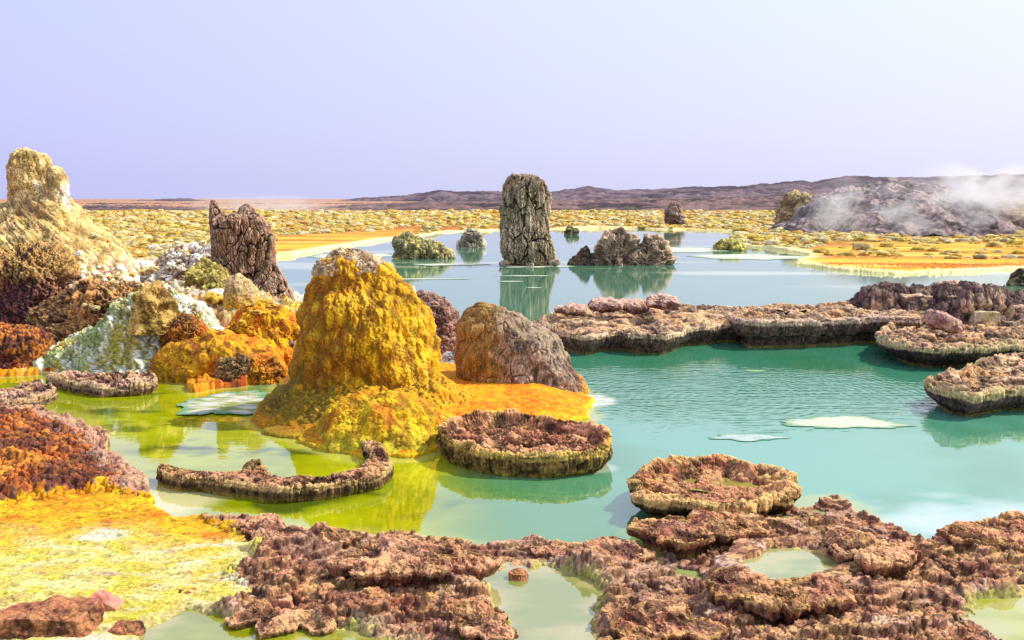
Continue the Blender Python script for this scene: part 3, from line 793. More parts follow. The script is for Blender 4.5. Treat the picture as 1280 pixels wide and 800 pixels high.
# ---- central pillar
def col_pillar(P, N, c):
    n = fbm3(P, 1.2, 4, off=2); n2 = fbm3(P, 6, 3, off=4)
    a = mix(C(140, 120, 98), C(214, 190, 156), ss(-.35, .4, n2 + .6 * c['ver'] + .3 * N[..., 0]))
    a = mix(a, C(105, 108, 62), .6 * ss(-.1, .35, n - .3 * N[..., 0]))
    a = mix(a, C(150, 128, 100), .6 * ss(.55, .95, c['h']))
    a = mix(a, C(34, 28, 26), .9 * (1 - c['crack'])); a = mix(a, C(60, 50, 44), .6 * (1 - c['crack2']))
    a = mix(a, C(110, 90, 45), ss(.12, .0, P[..., 2]))
    return a
pil = mound('rock_pillar', 25.6, [(219, 641, 672), (224, 634, 680), (232, 628, 684), (245, 626, 686), (262, 625, 687), (285, 626, 689), (305, 628, 692), (320, 630, 695), (332, 631, 696)],
      d_bark(.05, 3.2, .085), col_pillar, M_mid, depth=.85, nth=620, nz=560)
tag(pil, 'tall cracked grey brown rock pillar standing alone in the pale far water', 'rock pillar')

# ---- rocks in the far water
def col_far(a0, a1, yel_=0.0):
    def f(P, N, c):
        n = fbm3(P, 1.6, 4, off=2); n2 = fbm3(P, 6, 3, off=4)
        a = mix(C(*a0), C(*a1), ss(-.35, .35, n + .7 * n2 + .3 * (N[..., 2] - .3)))
        if yel_: a = mix(a, C(215, 195, 70), yel_ * ss(-.1, .3, n2 + N[..., 2] - .6))
        a = mix(a, C(60, 50, 44), .5 * ss(.35, .75, c['cell']))
        return a
    return f
o = mound('rock_island', 25.8, [(296, 764, 776), (301, 757, 788), (308, 753, 793), (316, 750, 796), (329, 746, 800)], d_lumpy(.16, 2.0, .18, .06), col_far((140, 118, 98), (232, 200, 160)), M_mid, depth=.5, nth=420, nz=180)
tag(o, 'humped jagged brown rock islet in the far water just right of the tall pillar', 'rock islet')
o = mound('rock_island', 25.9, [(299, 812, 818), (304, 805, 824), (311, 797, 829), (319, 792, 831), (329, 788, 833)], d_lumpy(.12, 2.4, .15, .05), col_far((130, 108, 90), (222, 190, 150)), M_mid, depth=.6, nth=280, nz=150)
tag(o, 'lower jagged rock islet touching the right end of the one beside the tall pillar', 'rock islet')
o = mound('rock_island', 25.8, [(311, 727, 731), (318, 720, 738), (324, 715, 746), (328, 712, 750)], d_lumpy(.08, 3, .08, .03), col_far((60, 50, 45), (130, 110, 90)), M_mid, depth=.6, nth=200, nz=100)
tag(o, 'tiny dark rock islet with a pointed tip between the pillar and the humped islet', 'rock islet')
o = mound('rock_island', 28.5, [(299, 502, 512), (303, 499, 526), (310, 500, 545), (316, 502, 555), (322, 502, 560)], d_lumpy(.14, 2, .18, .05), col_far((140, 132, 95), (225, 215, 160), .9), M_mid, depth=.6, nth=320, nz=160)
tag(o, 'knobbly yellow grey salt islet in the far water left of the pillar', 'rock islet')
o = mound('rock_island', 35, [(291, 588, 592), (297, 584, 597), (303, 579, 602), (307, 575, 605)], d_lumpy(.12, 1.8, .14, .05), col_far((120, 108, 92), (220, 208, 176)), M_mid, depth=.7, nth=200, nz=100)
tag(o, 'small pointed pale rock islet farther back between the salt islet and the pillar', 'rock islet')
for k_, (px, py, w, d_) in enumerate([(713, 287, 6, 48), (720, 289, 4, 47), (1276, 349, 10, 19.5)]):
    o = mound('rock_island', d_, [(py - w * .7, px - w * .25, px + w * .25), (py, px - w * .8, px + w * .8), (py + 6, px - w, px + w)], d_lumpy(.1, 2, .1, .03), col_far((60, 55, 45), (140, 125, 90), .4), M_mid, nth=90, nz=50)
    tag(o, ['tiny dark rock poking from the water near the far shore right of the pillar', 'tiniest dark speck of rock beside another near the far shore', 'low greenish rock in the water at the right edge below the orange flats'][k_], 'rock islet')

# ---- left: pale cone
def d_cone(P, N, c):
    W = P.copy(); W[..., 2] = P[..., 2] + .8 * P[..., 0]
    flow = fbm3(W * np.array([.5, .5, 2.2]), 2.2, 4, .6)
    f1, f2, i = worley3(P + .06 * fbm3(P, 5)[..., None], 6.5, 6)
    D = .12 * fbm3(P, 1.5, 3) * 1.6 + .09 * flow + .055 * (.8 - f1) + .02 * fbm3(P, 18, 4, .65)
    return D, dict(cell=f1, flow=flow)
def col_cone(P, N, c):
    n = fbm3(P, 1.6, 4, off=2); n2 = fbm3(P, 8, 3, off=4)
    a = mix(C(205, 170, 100), C(246, 216, 145), ss(-.4, .4, n2 + .8 * c.get('flow', 0)))
    a = mix(a, C(232, 178, 100), .7 * ss(-.1, .3, n) * ss(.75, .4, c['h']))
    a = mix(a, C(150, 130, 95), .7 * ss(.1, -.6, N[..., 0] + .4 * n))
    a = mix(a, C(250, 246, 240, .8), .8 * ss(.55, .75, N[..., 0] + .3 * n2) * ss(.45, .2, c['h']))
    a = mix(a, C(120, 90, 50), .6 * ss(.4, .8, c['cell']))
    return a
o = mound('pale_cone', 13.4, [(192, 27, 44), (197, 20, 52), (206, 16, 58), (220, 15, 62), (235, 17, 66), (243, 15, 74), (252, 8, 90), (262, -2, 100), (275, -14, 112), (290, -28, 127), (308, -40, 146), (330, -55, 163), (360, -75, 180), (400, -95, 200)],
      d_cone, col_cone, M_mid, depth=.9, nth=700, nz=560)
tag(o, 'tallest pale tan mineral cone with knob shaped summit at the left edge', 'mineral cone')
pale_cone = o
mound('summit_knob', 13.4, [(191, 24, 42), (195, 18, 54), (204, 15, 60), (222, 15, 62), (238, 17, 66), (250, 18, 70)], d_bubbly(1, .03, 9, .045), col_cone, M_mid, depth=.9, nth=360, nz=200, parent=pale_cone, zbase=1.3)
mound('side_stub', 13.2, [(212, 64, 74), (217, 62, 78), (228, 60, 82), (240, 58, 84)], d_bubbly(1, .02, 9, .03), col_cone, M_mid, depth=.9, nth=160, nz=90, parent=pale_cone, zbase=1.4)

def col_purple(P, N, c):
    n = fbm3(P, 3, 4, off=2); n2 = fbm3(P, 12, 3, off=4)
    a = mix(C(95, 55, 60), C(150, 95, 90), ss(-.3, .3, n2))
    a = mix(a, C(190, 150, 85), ss(.45, .75, c['h'] + .25 * n))
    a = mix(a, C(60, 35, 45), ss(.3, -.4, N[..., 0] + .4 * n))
    return a
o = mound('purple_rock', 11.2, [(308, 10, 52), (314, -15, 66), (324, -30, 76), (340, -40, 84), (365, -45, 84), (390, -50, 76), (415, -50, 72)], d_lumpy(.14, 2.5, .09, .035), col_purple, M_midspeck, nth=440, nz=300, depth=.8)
tag(o, 'bulging rock with tan top and dark purple speckled face below the pale cone', 'rock')
def generic(name, label, cat, d, prof, disp, colf, mat, depth=.9, nth=320, nz=200, **kw):
    o = mound(name, d, prof, disp, colf, mat, depth=depth, nth=nth, nz=nz, **kw)
    return tag(o, label, cat)
generic('speckled_mound', 'low brown speckled mound between the purple rock and the pale green flow', 'mound', 10.9,
        [(352, 128, 165), (360, 100, 190), (372, 84, 205), (388, 70, 215), (410, 58, 228), (430, 40, 235)], d_lumpy(.16, 2.5, .08, .04), col_brown((95, 62, 42), (200, 160, 100), 0, .25), M_midspeck, nth=420, nz=240)
generic('white_rock', 'blue white salt boulder resting behind the speckled brown mound', 'salt boulder', 11.6,
        [(346, 84, 98), (352, 78, 106), (362, 74, 112), (376, 72, 116)], d_lumpy(.05, 4, .05, .02), col_brown((170, 165, 180), (245, 245, 250), .5), M_mid)
generic('orange_ledge', 'rust and purple speckled ledge at the left edge just above the lime water', 'rock ledge', 9.9,
        [(414, -60, 40), (420, -90, 62), (432, -95, 70), (450, -95, 74), (468, -95, 72)], d_lumpy(.06, 3, .05, .02), col_brown((95, 50, 45), (190, 120, 80), 0, .6), M_midspeck, depth=.5, nth=420, nz=200)
def col_flow(P, N, c):
    n = fbm3(P * np.array([1, 1, .3]), 3, 4, off=2); n2 = fbm3(P * np.array([1, 1, .3]), 9, 3, off=4)
    a = mix(C(165, 178, 110), C(226, 226, 180), ss(-.3, .3, n2 + n))
    a = mix(a, C(185, 165, 45), .85 * ss(-.05, .2, n)); a = mix(a, C(120, 100, 45), .7 * ss(.05, .3, fbm3(P * np.array([1, 1, .3]), 5, 4, off=14)))
    a = mix(a, C(240, 245, 235), ss(.2, .6, N[..., 0] + .6 * n2))
    return a
generic('pale_green_cone', 'smooth pale green and white streaked cone flowing down to the lime water', 'mineral cone', 9.95,
        [(352, 196, 206), (362, 180, 222), (380, 166, 240), (400, 140, 256), (425, 105, 270), (450, 60, 280), (470, 20, 290)], d_lumpy(.15, 2.2, .07, .025), col_flow, M_mid, depth=.55, nth=420, nz=300)
generic('upright_rock', 'upright brown knob with olive shaded side on the pale green cone', 'rock', 9.6,
        [(356, 186, 200), (361, 178, 206), (372, 173, 212), (390, 171, 214), (408, 173, 215)], d_bubbly(1, .09, 10, .04), col_brown((120, 95, 40), (215, 175, 95)), M_mid, nth=320, nz=240, zbase=.40)
def col_white(P, N, c):
    n = fbm3(P, 5, 4, off=2)
    a = mix(C(215, 215, 170), WHITE, ss(-.3, .2, n))
    return mix(a, C(190, 190, 80), .6 * ss(.1, .4, fbm3(P, 4, 3, off=8)))
generic('white_salt_lobe', 'bright white salt lobe right of the brown knob', 'salt mound', 10.4,
        [(374, 222, 240), (380, 212, 252), (390, 205, 262), (405, 200, 268), (425, 196, 272)], d_lumpy(.05, 4, .03, .01), col_white, M_salt)
def col_small(P, N, c):
    n = fbm3(P, 5, 4, off=2)
    a = mix(C(205, 180, 130), C(215, 170, 50), ss(.75, .35, c['h'] + .3 * n))
    return mix(a, C(150, 100, 30), .6 * ss(.4, .8, c['cell']))
generic('pale_small_cone', 'small rounded cone, cream at the tip and yellow below, in front of the ruined pillar', 'mineral cone', 11.2,
        [(346, 296, 304), (352, 290, 311), (364, 287, 317), (380, 285, 321), (398, 284, 323)], d_bubbly(1, .05, 12, .03), col_small, M_mid)
generic('white_topped_knob', 'knob with grey white top and mustard side at the foot of the ruined pillar', 'rock', 10.8,
        [(381, 330, 345), (386, 322, 354), (396, 318, 364), (410, 316, 370), (430, 314, 372)], d_bubbly(1, .03, 10, .035), col_brown((150, 110, 40), (205, 190, 150), .8), M_mid)
def col_orange(P, N, c):
    n = fbm3(P, 3.5, 4, off=2); n2 = fbm3(P, 12, 3, off=4)
    a = mix(C(238, 176, 20), C(212, 118, 22), ss(-.1, .45, n + .5 * n2))
    a = mix(a, C(130, 60, 20), .8 * ss(.05, .4, n2 - n))
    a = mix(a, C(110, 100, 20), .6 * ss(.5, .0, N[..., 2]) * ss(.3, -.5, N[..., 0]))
    return a
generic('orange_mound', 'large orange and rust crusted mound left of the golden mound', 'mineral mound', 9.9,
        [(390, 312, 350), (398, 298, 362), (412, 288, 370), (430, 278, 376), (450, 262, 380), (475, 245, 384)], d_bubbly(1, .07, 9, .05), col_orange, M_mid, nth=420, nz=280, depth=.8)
generic('orange_shelf', 'yellow orange shelf sloping towards the lime water below the dark cube rock', 'mineral mound', 9.45,
        [(428, 240, 300), (434, 215, 330), (445, 205, 350), (462, 198, 360), (485, 192, 366)], d_lumpy(.08, 2.6, .04, .012), col_orange, M_yel, depth=.55, nth=420, nz=220)
generic('block_rock', 'dark squarish rock with rusty crown on top of the orange shelf', 'rock', 9.7,
        [(403, 212, 238), (408, 207, 250), (418, 205, 254), (432, 205, 256)], d_lumpy(.04, 4, .04, .02), col_brown((80, 50, 30), (200, 130, 40), 0, .4), M_midspeck, nth=240)
generic('block_rock', 'grey brown rock embedded in the front of the orange shelf', 'rock', 9.15,
        [(446, 290, 305), (452, 280, 312), (464, 276, 318), (480, 274, 322)], d_lumpy(.05, 5, .04, .02), col_brown((75, 62, 45), (160, 125, 80)), M_mid, nth=240)
generic('block_rock', 'rust coloured rock at the waterline on the right end of the orange shelf', 'rock', 9.2,
        [(455, 318, 336), (462, 310, 346), (474, 306, 352), (486, 304, 355)], d_lumpy(.05, 5, .04, .02), col_brown((110, 60, 25), (215, 150, 40), 0, .6), M_mid, nth=240)
generic('olive_mound', 'olive yellow hump in the shade of the ruined pillar', 'mound', 12.4,
        [(340, 262, 284), (345, 246, 300), (356, 238, 312), (372, 230, 320), (395, 225, 322)], d_lumpy(.14, 3, .06, .02), col_brown((120, 105, 50), (205, 185, 95)), M_mid, nth=300)
generic('brown_hump', 'brown hump capped with white salt left of the ruined pillar', 'rock', 13.6,
        [(306, 234, 256), (311, 218, 266), (320, 206, 280), (335, 198, 290), (352, 190, 296), (385, 180, 300)], d_lumpy(.15, 2.5, .07, .025), col_brown((105, 82, 62), (190, 165, 130), .5), M_mid, nth=360)

# ---- ruined pillar
ruin = empty('ruined_pillar', (float(atd(310, 400, 12.8)[0]), 12.8, 0))
tag(ruin, 'broken castle shaped brown rock pillar with two horns and a sloping talus on its right', 'rock pillar')
def col_ruin(P, N, c):
    n = fbm3(P, 2.4, 4, off=2); n2 = fbm3(P, 11, 3, off=4)
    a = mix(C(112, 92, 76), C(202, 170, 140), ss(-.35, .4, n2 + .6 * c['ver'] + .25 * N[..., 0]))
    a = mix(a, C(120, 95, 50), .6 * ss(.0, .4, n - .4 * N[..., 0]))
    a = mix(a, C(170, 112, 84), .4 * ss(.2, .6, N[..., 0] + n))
    a = mix(a, C(30, 22, 20), .9 * (1 - c['crack'])); a = mix(a, C(55, 42, 36), .5 * (1 - c['crack2']))
    return a
mound('trunk', 12.8, [(272, 276, 322), (275, 266, 329), (285, 264, 334), (300, 263, 337), (325, 262, 340), (350, 262, 342), (380, 262, 345), (405, 262, 348)], d_bark(.04, 6.5, .045), col_ruin, M_mid, depth=.7, nth=620, nz=460, parent=ruin)
mound('horn', 12.8, [(251, 264, 269), (257, 262, 272), (266, 262, 279), (276, 262, 286), (290, 264, 288)], d_bark(.015, 9, .02), col_ruin, M_mid, nth=240, nz=160, parent=ruin, zbase=1.0)
mound('horn', 12.85, [(256, 305, 313), (260, 300, 316), (268, 298, 322), (278, 294, 330), (292, 292, 332)], d_bark(.02, 9, .022), col_ruin, M_mid, nth=240, nz=160, parent=ruin, zbase=1.0)
mound('talus', 12.6, [(325, 330, 345), (345, 318, 354), (365, 300, 366), (385, 290, 377), (402, 280, 388)], d_bark(.05, 6, .03), col_ruin, M_mid, depth=.8, nth=420, nz=260, parent=ruin)
print('mounds done')

# ------------------------------------------------------------------ ledge builder
def resample_closed(pts, n):
    p = np.asarray(pts, float); m = len(p); out = []
    for i in range(m):
        p0, p1, p2, p3 = p[(i - 1) % m], p[i], p[(i + 1) % m], p[(i + 2) % m]
        t = np.linspace(0, 1, 40, endpoint=False)[:, None]
        out.append(.5 * ((2 * p1) + (-p0 + p2) * t + (2 * p0 - 5 * p1 + 4 * p2 - p3) * t ** 2 + (-p0 + 3 * p1 - 3 * p2 + p3) * t ** 3))
    q = np.concatenate(out); q = np.concatenate([q, q[:1]])
    L_ = np.concatenate([[0], np.cumsum(np.linalg.norm(np.diff(q, axis=0), axis=1))])
    s = np.linspace(0, L_[-1], n, endpoint=False)
    return np.stack([np.interp(s, L_, q[:, 0]), np.interp(s, L_, q[:, 1])], -1), s, L_[-1]

def ledge(name, outline_px, ztop, label=None, cat='rock ledge', spine=None, zbot=-.15, undercut=.04, flute=.012, flutef=28, dip=.04, lip=.03, scal=.03, scalf=3.0,
          rough=.03, roughf=5, topc=(PINK, BROWN), wallc=(C(118, 88, 62), C(55, 40, 34)), rimc=C(205, 175, 110), mat=None, n=1400, nin=160, tilt=0.0, floorc=None, step=None, parent=None, hump=0.0, rimw=.05, lump=0.0, finek=.010):
    o2 = at(*np.array(outline_px, float).T, ztop)
    n = int(n * max(Q, .5)); nin = int(nin * max(Q, .5))
    pts, s, Ltot = resample_closed(o2, n)
    area = .5 * np.sum(pts[:, 0] * np.roll(pts[:, 1], -1) - np.roll(pts[:, 0], -1) * pts[:, 1])
    if area < 0: pts = pts[::-1].copy()
    tg = np.roll(pts, -1, 0) - np.roll(pts, 1, 0); tg /= np.linalg.norm(tg, axis=1)[:, None]
    nr = np.stack([tg[:, 1], -tg[:, 0]], -1)
    x_, y_ = pts[:, 0], pts[:, 1]
    wob = scal * (np.abs(perlin2(x_ * scalf + 3, y_ * scalf)) * 2.2 - .5) + scal * .5 * fbm2(x_ * scalf * 4, y_ * scalf * 4, 3)
    pts = pts + nr * wob[:, None]
    if spine is None:
        c = pts.mean(0); tgt = np.repeat(c[None], n, 0)
    else:
        sp = at(*np.array(spine, float).T, ztop)
        best = np.full(n, 1e9); tgt = np.zeros((n, 2))
        for i in range(len(sp) - 1):
            a, b = sp[i], sp[i + 1]; e = b - a
            t = np.clip(((pts - a) @ e) / (e @ e), 0, 1); q = a + t[:, None] * e
            dd = np.linalg.norm(pts - q, axis=1); m_ = dd < best
            best = np.where(m_, dd, best); tgt[m_] = q[m_]
        ker = np.hanning(61); ker /= ker.sum()      # smooth correspondence
        tgt = np.stack([np.convolve(np.concatenate([tgt[-30:, k], tgt[:, k], tgt[:30, k]]), ker, 'valid') for k in (0, 1)], -1)
    H_ = ztop - zbot
    nw = int(90 * max(Q, .5))
    tw = np.linspace(0, 1, nw)                              # wall from bottom to rim
    prof = -undercut * (1 - ss(.45, .97, tw)) - .3 * undercut * (1 - tw) + .012 * np.sin(tw * 9 + 1)
    if step: prof = prof - step[1] * (tw < step[0]) - .03 * np.exp(-((tw - step[0]) / .02) ** 2)
    A = pts[:, 0] ; 
    flm = .35 + .9 * ss(-.3, .3, perlin2(pts[:, 0] * 3.1 + 5, pts[:, 1] * 3.1))
    fl = np.abs(perlin2(pts[:, 0] * flutef, pts[:, 1] * flutef)) * 1.6 * flm
    fl2 = np.abs(perlin2(pts[:, 0] * flutef * 2.3 + 7, pts[:, 1] * flutef * 2.3)) * 1.4 * flm
    rimz = .4 * rough * fbm2(pts[:, 0] * 6, pts[:, 1] * 6, 3) + .012 * (fl2 - .5) * (1 if H_ > .1 else .6) + tilt * (pts[:, 1] - pts[:, 1].mean())
    rows = []; kinds = []; cavs = [np.zeros(n)] * nw
    for t, pr in zip(tw, prof):
        off = pr - flute * (fl + .6 * fl2) * (1.0 - .2 * t)
        rows.append(np.concatenate([pts + nr * off[:, None], (zbot + t * H_ + rimz * t)[:, None]], -1)); kinds.append(t)
    ti = (np.linspace(0, 1, nin + 1)[1:]) ** 1.25
    dist = np.linalg.norm(pts - tgt, axis=1)
    for t in ti:
        w = t * dist                                        # metres inside of the rim
        xy = pts * (1 - t) + tgt * t
        xy = xy - nr * (flute * (fl + .6 * fl2) * .8 * (1 - t) ** 4)[:, None]
        ll = lip * np.exp(-((w - .6 * rimw) / (rimw * .8)) ** 2)
        z = ztop + ll + rimz * np.exp(-w / .08) - (dip - hump) * ss(rimw * .8, rimw * 3.2, w) + tilt * 0
        st_ = ridge2(xy[:, 0] * roughf, xy[:, 1] * roughf, 4, .55) - .5
        w1, w2, wi = worley2(xy[:, 0] * roughf * .9, xy[:, 1] * roughf * 1.2)
        z = z + (rough * 1.6 * st_ + rough * 1.2 * (wi - .4) * ss(.02, .15, w2 - w1)) * ss(0, rimw * 1.5, w) + finek * (ridge2(xy[:, 0] * 34, xy[:, 1] * 34, 2) - .5) + tilt * (xy[:, 1] - pts[:, 1].mean()) * (1 - np.exp(-w / .08))
        rows.append(np.concatenate([xy, z[:, None]], -1)); kinds.append(1 + t); cavs.append(ss(.12, -.12, st_) * .7 + ss(.10, .0, w2 - w1) * .4)
    P = np.array(rows); K = np.array(kinds)[:, None] + 0 * P[..., 0]
    N = grid_normals(P, True)
    if N[-nin // 2, :, 2].mean() < 0: N = -N
    D = .010 * fbm3(P, 26, 3, .6) + (.02 * fbm3(P, 5, 3) + .02 * fbm3(P * np.array([1, 1, 2.2]), 8, 3, off=9) if H_ > .12 else 0)
    if lump:
        W_ = P + .05 * np.stack([fbm3(P, 9, 2), fbm3(P, 9, 2, off=4), 0 * P[..., 0]], -1)
        D = D + lump * (.5 - worley3(W_, 9)[0]) + lump * .5 * (.5 - worley3(W_, 22, off=3)[0])
    vert = ss(.08, .0, K - 1) * ss(-.02, .0, 1.05 - K)
    P = P + N * D[..., None]
    N = grid_normals(P, True)
    if N[-nin // 2, :, 2].mean() < 0: N = -N
    nn = fbm3(P, 3.2, 4, off=3); nf = fbm3(P, 16, 3, off=5)
    c = mix(topc[1], topc[0], ss(-.3, .3, nn + .7 * nf + .4 * (N[..., 2] - .8)))
    c = mix(c, MAUVE, .3 * ss(.05, .35, fbm3(P, 2.3, 3, off=11)))
    c = mix(c, TAN, .6 * ss(-.1, .35, fbm3(P, 2.8, 4, off=21)))
    c = mix(c, wallc[1], np.clip(np.array(cavs), 0, .75))
    if floorc is not None: c = mix(c, floorc, .85 * ss(1.25, 1.6, K + .25 * nn))
    wall = ss(1.01, .97, K)
    wn_ = fbm3(P * np.array([1, 1, .25]), 30, 4, .65)
    cwl = mix(wallc[0], wallc[1], ss(-.35, .4, wn_ + (fl[None, :] - .4) * -.4))
    cwl = mix(cwl, wallc[1] * .7, ss(.5, .15, K))
    c = mix(c, cwl, wall)
    wd = (K - 1).clip(0) * dist[None, :]
    rim = ss(.90, .97, K) * ss(rimw * 1.3, rimw * .3, wd)
    c = mix(c, rimc, .8 * rim * ss(-.5, .2, nf + .3))
    c = mix(c, C(190, 170, 60), .5 * ss(.035, .0, P[..., 2]) * wall)
    if mat is None: mat = M_near
    ob = make_mesh(name, P, grid_faces(len(P), n, True), c, mat)
    cc = pts.mean(0); base = (float(cc[0]), float(cc[1]), 0.0)
    recentre(ob, base)
    if parent: ob.parent = parent; ob.location = Vector(base) - parent.location
    if label: tag(ob, label, cat)
    return ob

RW = (C(135, 105, 70), C(60, 44, 36))
# basin in front of the golden mound
ledge('rimmed_basin', [(545, 541), (560, 552), (600, 562), (650, 567), (705, 567), (748, 562), (766, 552), (762, 541), (735, 534), (695, 530), (640, 523), (590, 524), (558, 531)], .155,
      'round rimmed basin of fluted brown crust standing in the water before the golden mound', 'rimmed basin', undercut=.03, flute=.022, flutef=30, dip=.07, lip=.02, scal=.012, rough=.04, roughf=6,
      topc=(C(222, 164, 120), C(156, 100, 72)), wallc=(C(165, 130, 62), C(70, 50, 30)), rimc=C(215, 180, 90), tilt=.06, n=1800, rimw=.035)
# scallop basin front right
ledge('rimmed_basin', [(783, 602), (795, 616), (830, 628), (870, 632), (915, 632), (960, 632), (995, 622), (1003, 606), (975, 592), (935, 583), (885, 577), (835, 580), (800, 588)], .13,
      'wide shallow tan basin overhanging the water at the tip of the front crust', 'rimmed basin', undercut=.14, flute=.018, flutef=22, dip=.05, lip=.03, scal=.06, scalf=3.5, rough=.035, lump=.008, roughf=4,
      topc=(C(234, 182, 118), C(172, 112, 74)), wallc=(C(110, 75, 45), C(40, 28, 25)), rimc=C(225, 185, 115), floorc=C(196, 140, 100), n=1800, rimw=.06, tilt=.03)
# shallow green puddle held in the basin
basin2 = bpy.data.objects['rimmed_basin.001']
pc = at(900, 606, .085); tp = np.linspace(0, 2 * PI, 90, endpoint=False); rp = np.linspace(.02, 1, 8)[:, None]
rw = 1 + .25 * fbm2(np.cos(tp) * 1.7 + 4, np.sin(tp) * 1.7, 3)
PP = np.stack([pc[0] + .20 * rp * rw * np.cos(tp), pc[1] + .16 * rp * rw * np.sin(tp), np.full((8, 90), .083)], -1)
make_mesh('puddle', PP, grid_faces(8, 90, True), np.broadcast_to(C(170, 165, 70), (720, 3)), M_water, parent=basin2)
# curved dyke
ledge('curved_rim', [(196, 588), (215, 598), (260, 602), (310, 608), (370, 612), (430, 605), (470, 597), (488, 586), (487, 570), (470, 545), (462, 532), (446, 532), (448, 550), (460, 568), (450, 584), (405, 596),
      (360, 599), (338, 596), (328, 580), (318, 578), (308, 591), (270, 592), (230, 587), (205, 582)], .075,
      'curved fluted brown crust rim enclosing the lime green pool left of the round basin', 'crust rim', spine=[(212, 590), (260, 595), (325, 596), (370, 602), (430, 594), (466, 582), (462, 556), (450, 538)],
      undercut=.02, flute=.016, flutef=30, dip=-.01, lip=.01, scal=.012, rough=.02, roughf=12, topc=(C(200, 150, 110), C(120, 80, 55)), wallc=(C(120, 92, 50), C(40, 30, 20)), rimc=C(205, 170, 110), n=2200, nin=60, rimw=.02)
# terraces across the middle
TT = (C(222, 182, 140), C(128, 100, 78)); TWL = (C(128, 102, 84), C(66, 52, 46))
ledge('terrace', [(668, 406), (690, 413), (730, 421), (775, 417), (812, 422), (850, 419), (866, 410), (905, 409), (940, 404), (950, 395), (920, 388), (870, 384), (830, 379), (780, 379), (735, 385), (700, 393)], .20,
      'broad flat topped pink terrace with scalloped rim behind the grey dome', 'rock terrace', spine=[(700, 402), (780, 398), (860, 396), (905, 396)], undercut=.09, flute=.014, flutef=14, dip=.03, lip=.03, scal=.09, scalf=1.6, rough=.06, roughf=2.2, finek=.004,
      topc=TT, wallc=TWL, rimc=C(218, 190, 150), mat=M_mid, n=2000, hump=.05)
ledge('terrace', [(912, 393), (922, 402), (980, 404), (1040, 402), (1085, 399), (1130, 400), (1160, 398), (1165, 390), (1145, 382), (1105, 378), (1060, 380), (1000, 385), (950, 385)], .30,
      'long high pink terrace wall across the middle of the lagoon right of the scalloped terrace', 'rock terrace', spine=[(945, 393), (1000, 394), (1060, 390), (1110, 389), (1140, 390)], undercut=.08, flute=.012, flutef=12, dip=.03, lip=.03, scal=.07, scalf=1.6, rough=.07, roughf=2.4, finek=.004,
      topc=TT, wallc=TWL, rimc=C(222, 190, 160), mat=M_mid, n=2000, step=(.62, .05), hump=.03)
ledge('terrace', [(1092, 419), (1108, 430), (1150, 437), (1200, 439), (1260, 436), (1330, 434), (1460, 430), (1460, 405), (1320, 402), (1260, 404), (1200, 400), (1150, 404), (1110, 410)], .20,
      'overhanging pink shelf with yellow rim below the rugged outcrop at the right', 'rock terrace', spine=[(1120, 420), (1200, 418), (1300, 418), (1420, 418)], undercut=.18, flute=.014, flutef=14, dip=.04, lip=.035, scal=.05, scalf=2, rough=.07, roughf=3, finek=.004,
      topc=TT, wallc=(C(100, 80, 70), C(34, 28, 34)), rimc=C(205, 182, 128), mat=M_mid, n=2000)
ledge('terrace', [(1157, 480), (1172, 490), (1215, 495), (1262, 492), (1330, 488), (1460, 480), (1460, 440), (1330, 440), (1275, 446), (1235, 454), (1190, 468)], .17,
      'nearest pink shelf with toothed yellow rim at the right edge of the lagoon', 'rock terrace', spine=[(1185, 480), (1240, 472), (1320, 464), (1420, 460)], undercut=.10, flute=.014, flutef=16, dip=.05, lip=.04, scal=.06, scalf=2.4, rough=.07, roughf=3.2, finek=.005,
      topc=TT, wallc=(C(120, 95, 80), C(50, 40, 40)), rimc=C(210, 186, 125), mat=M_mid, n=2000)
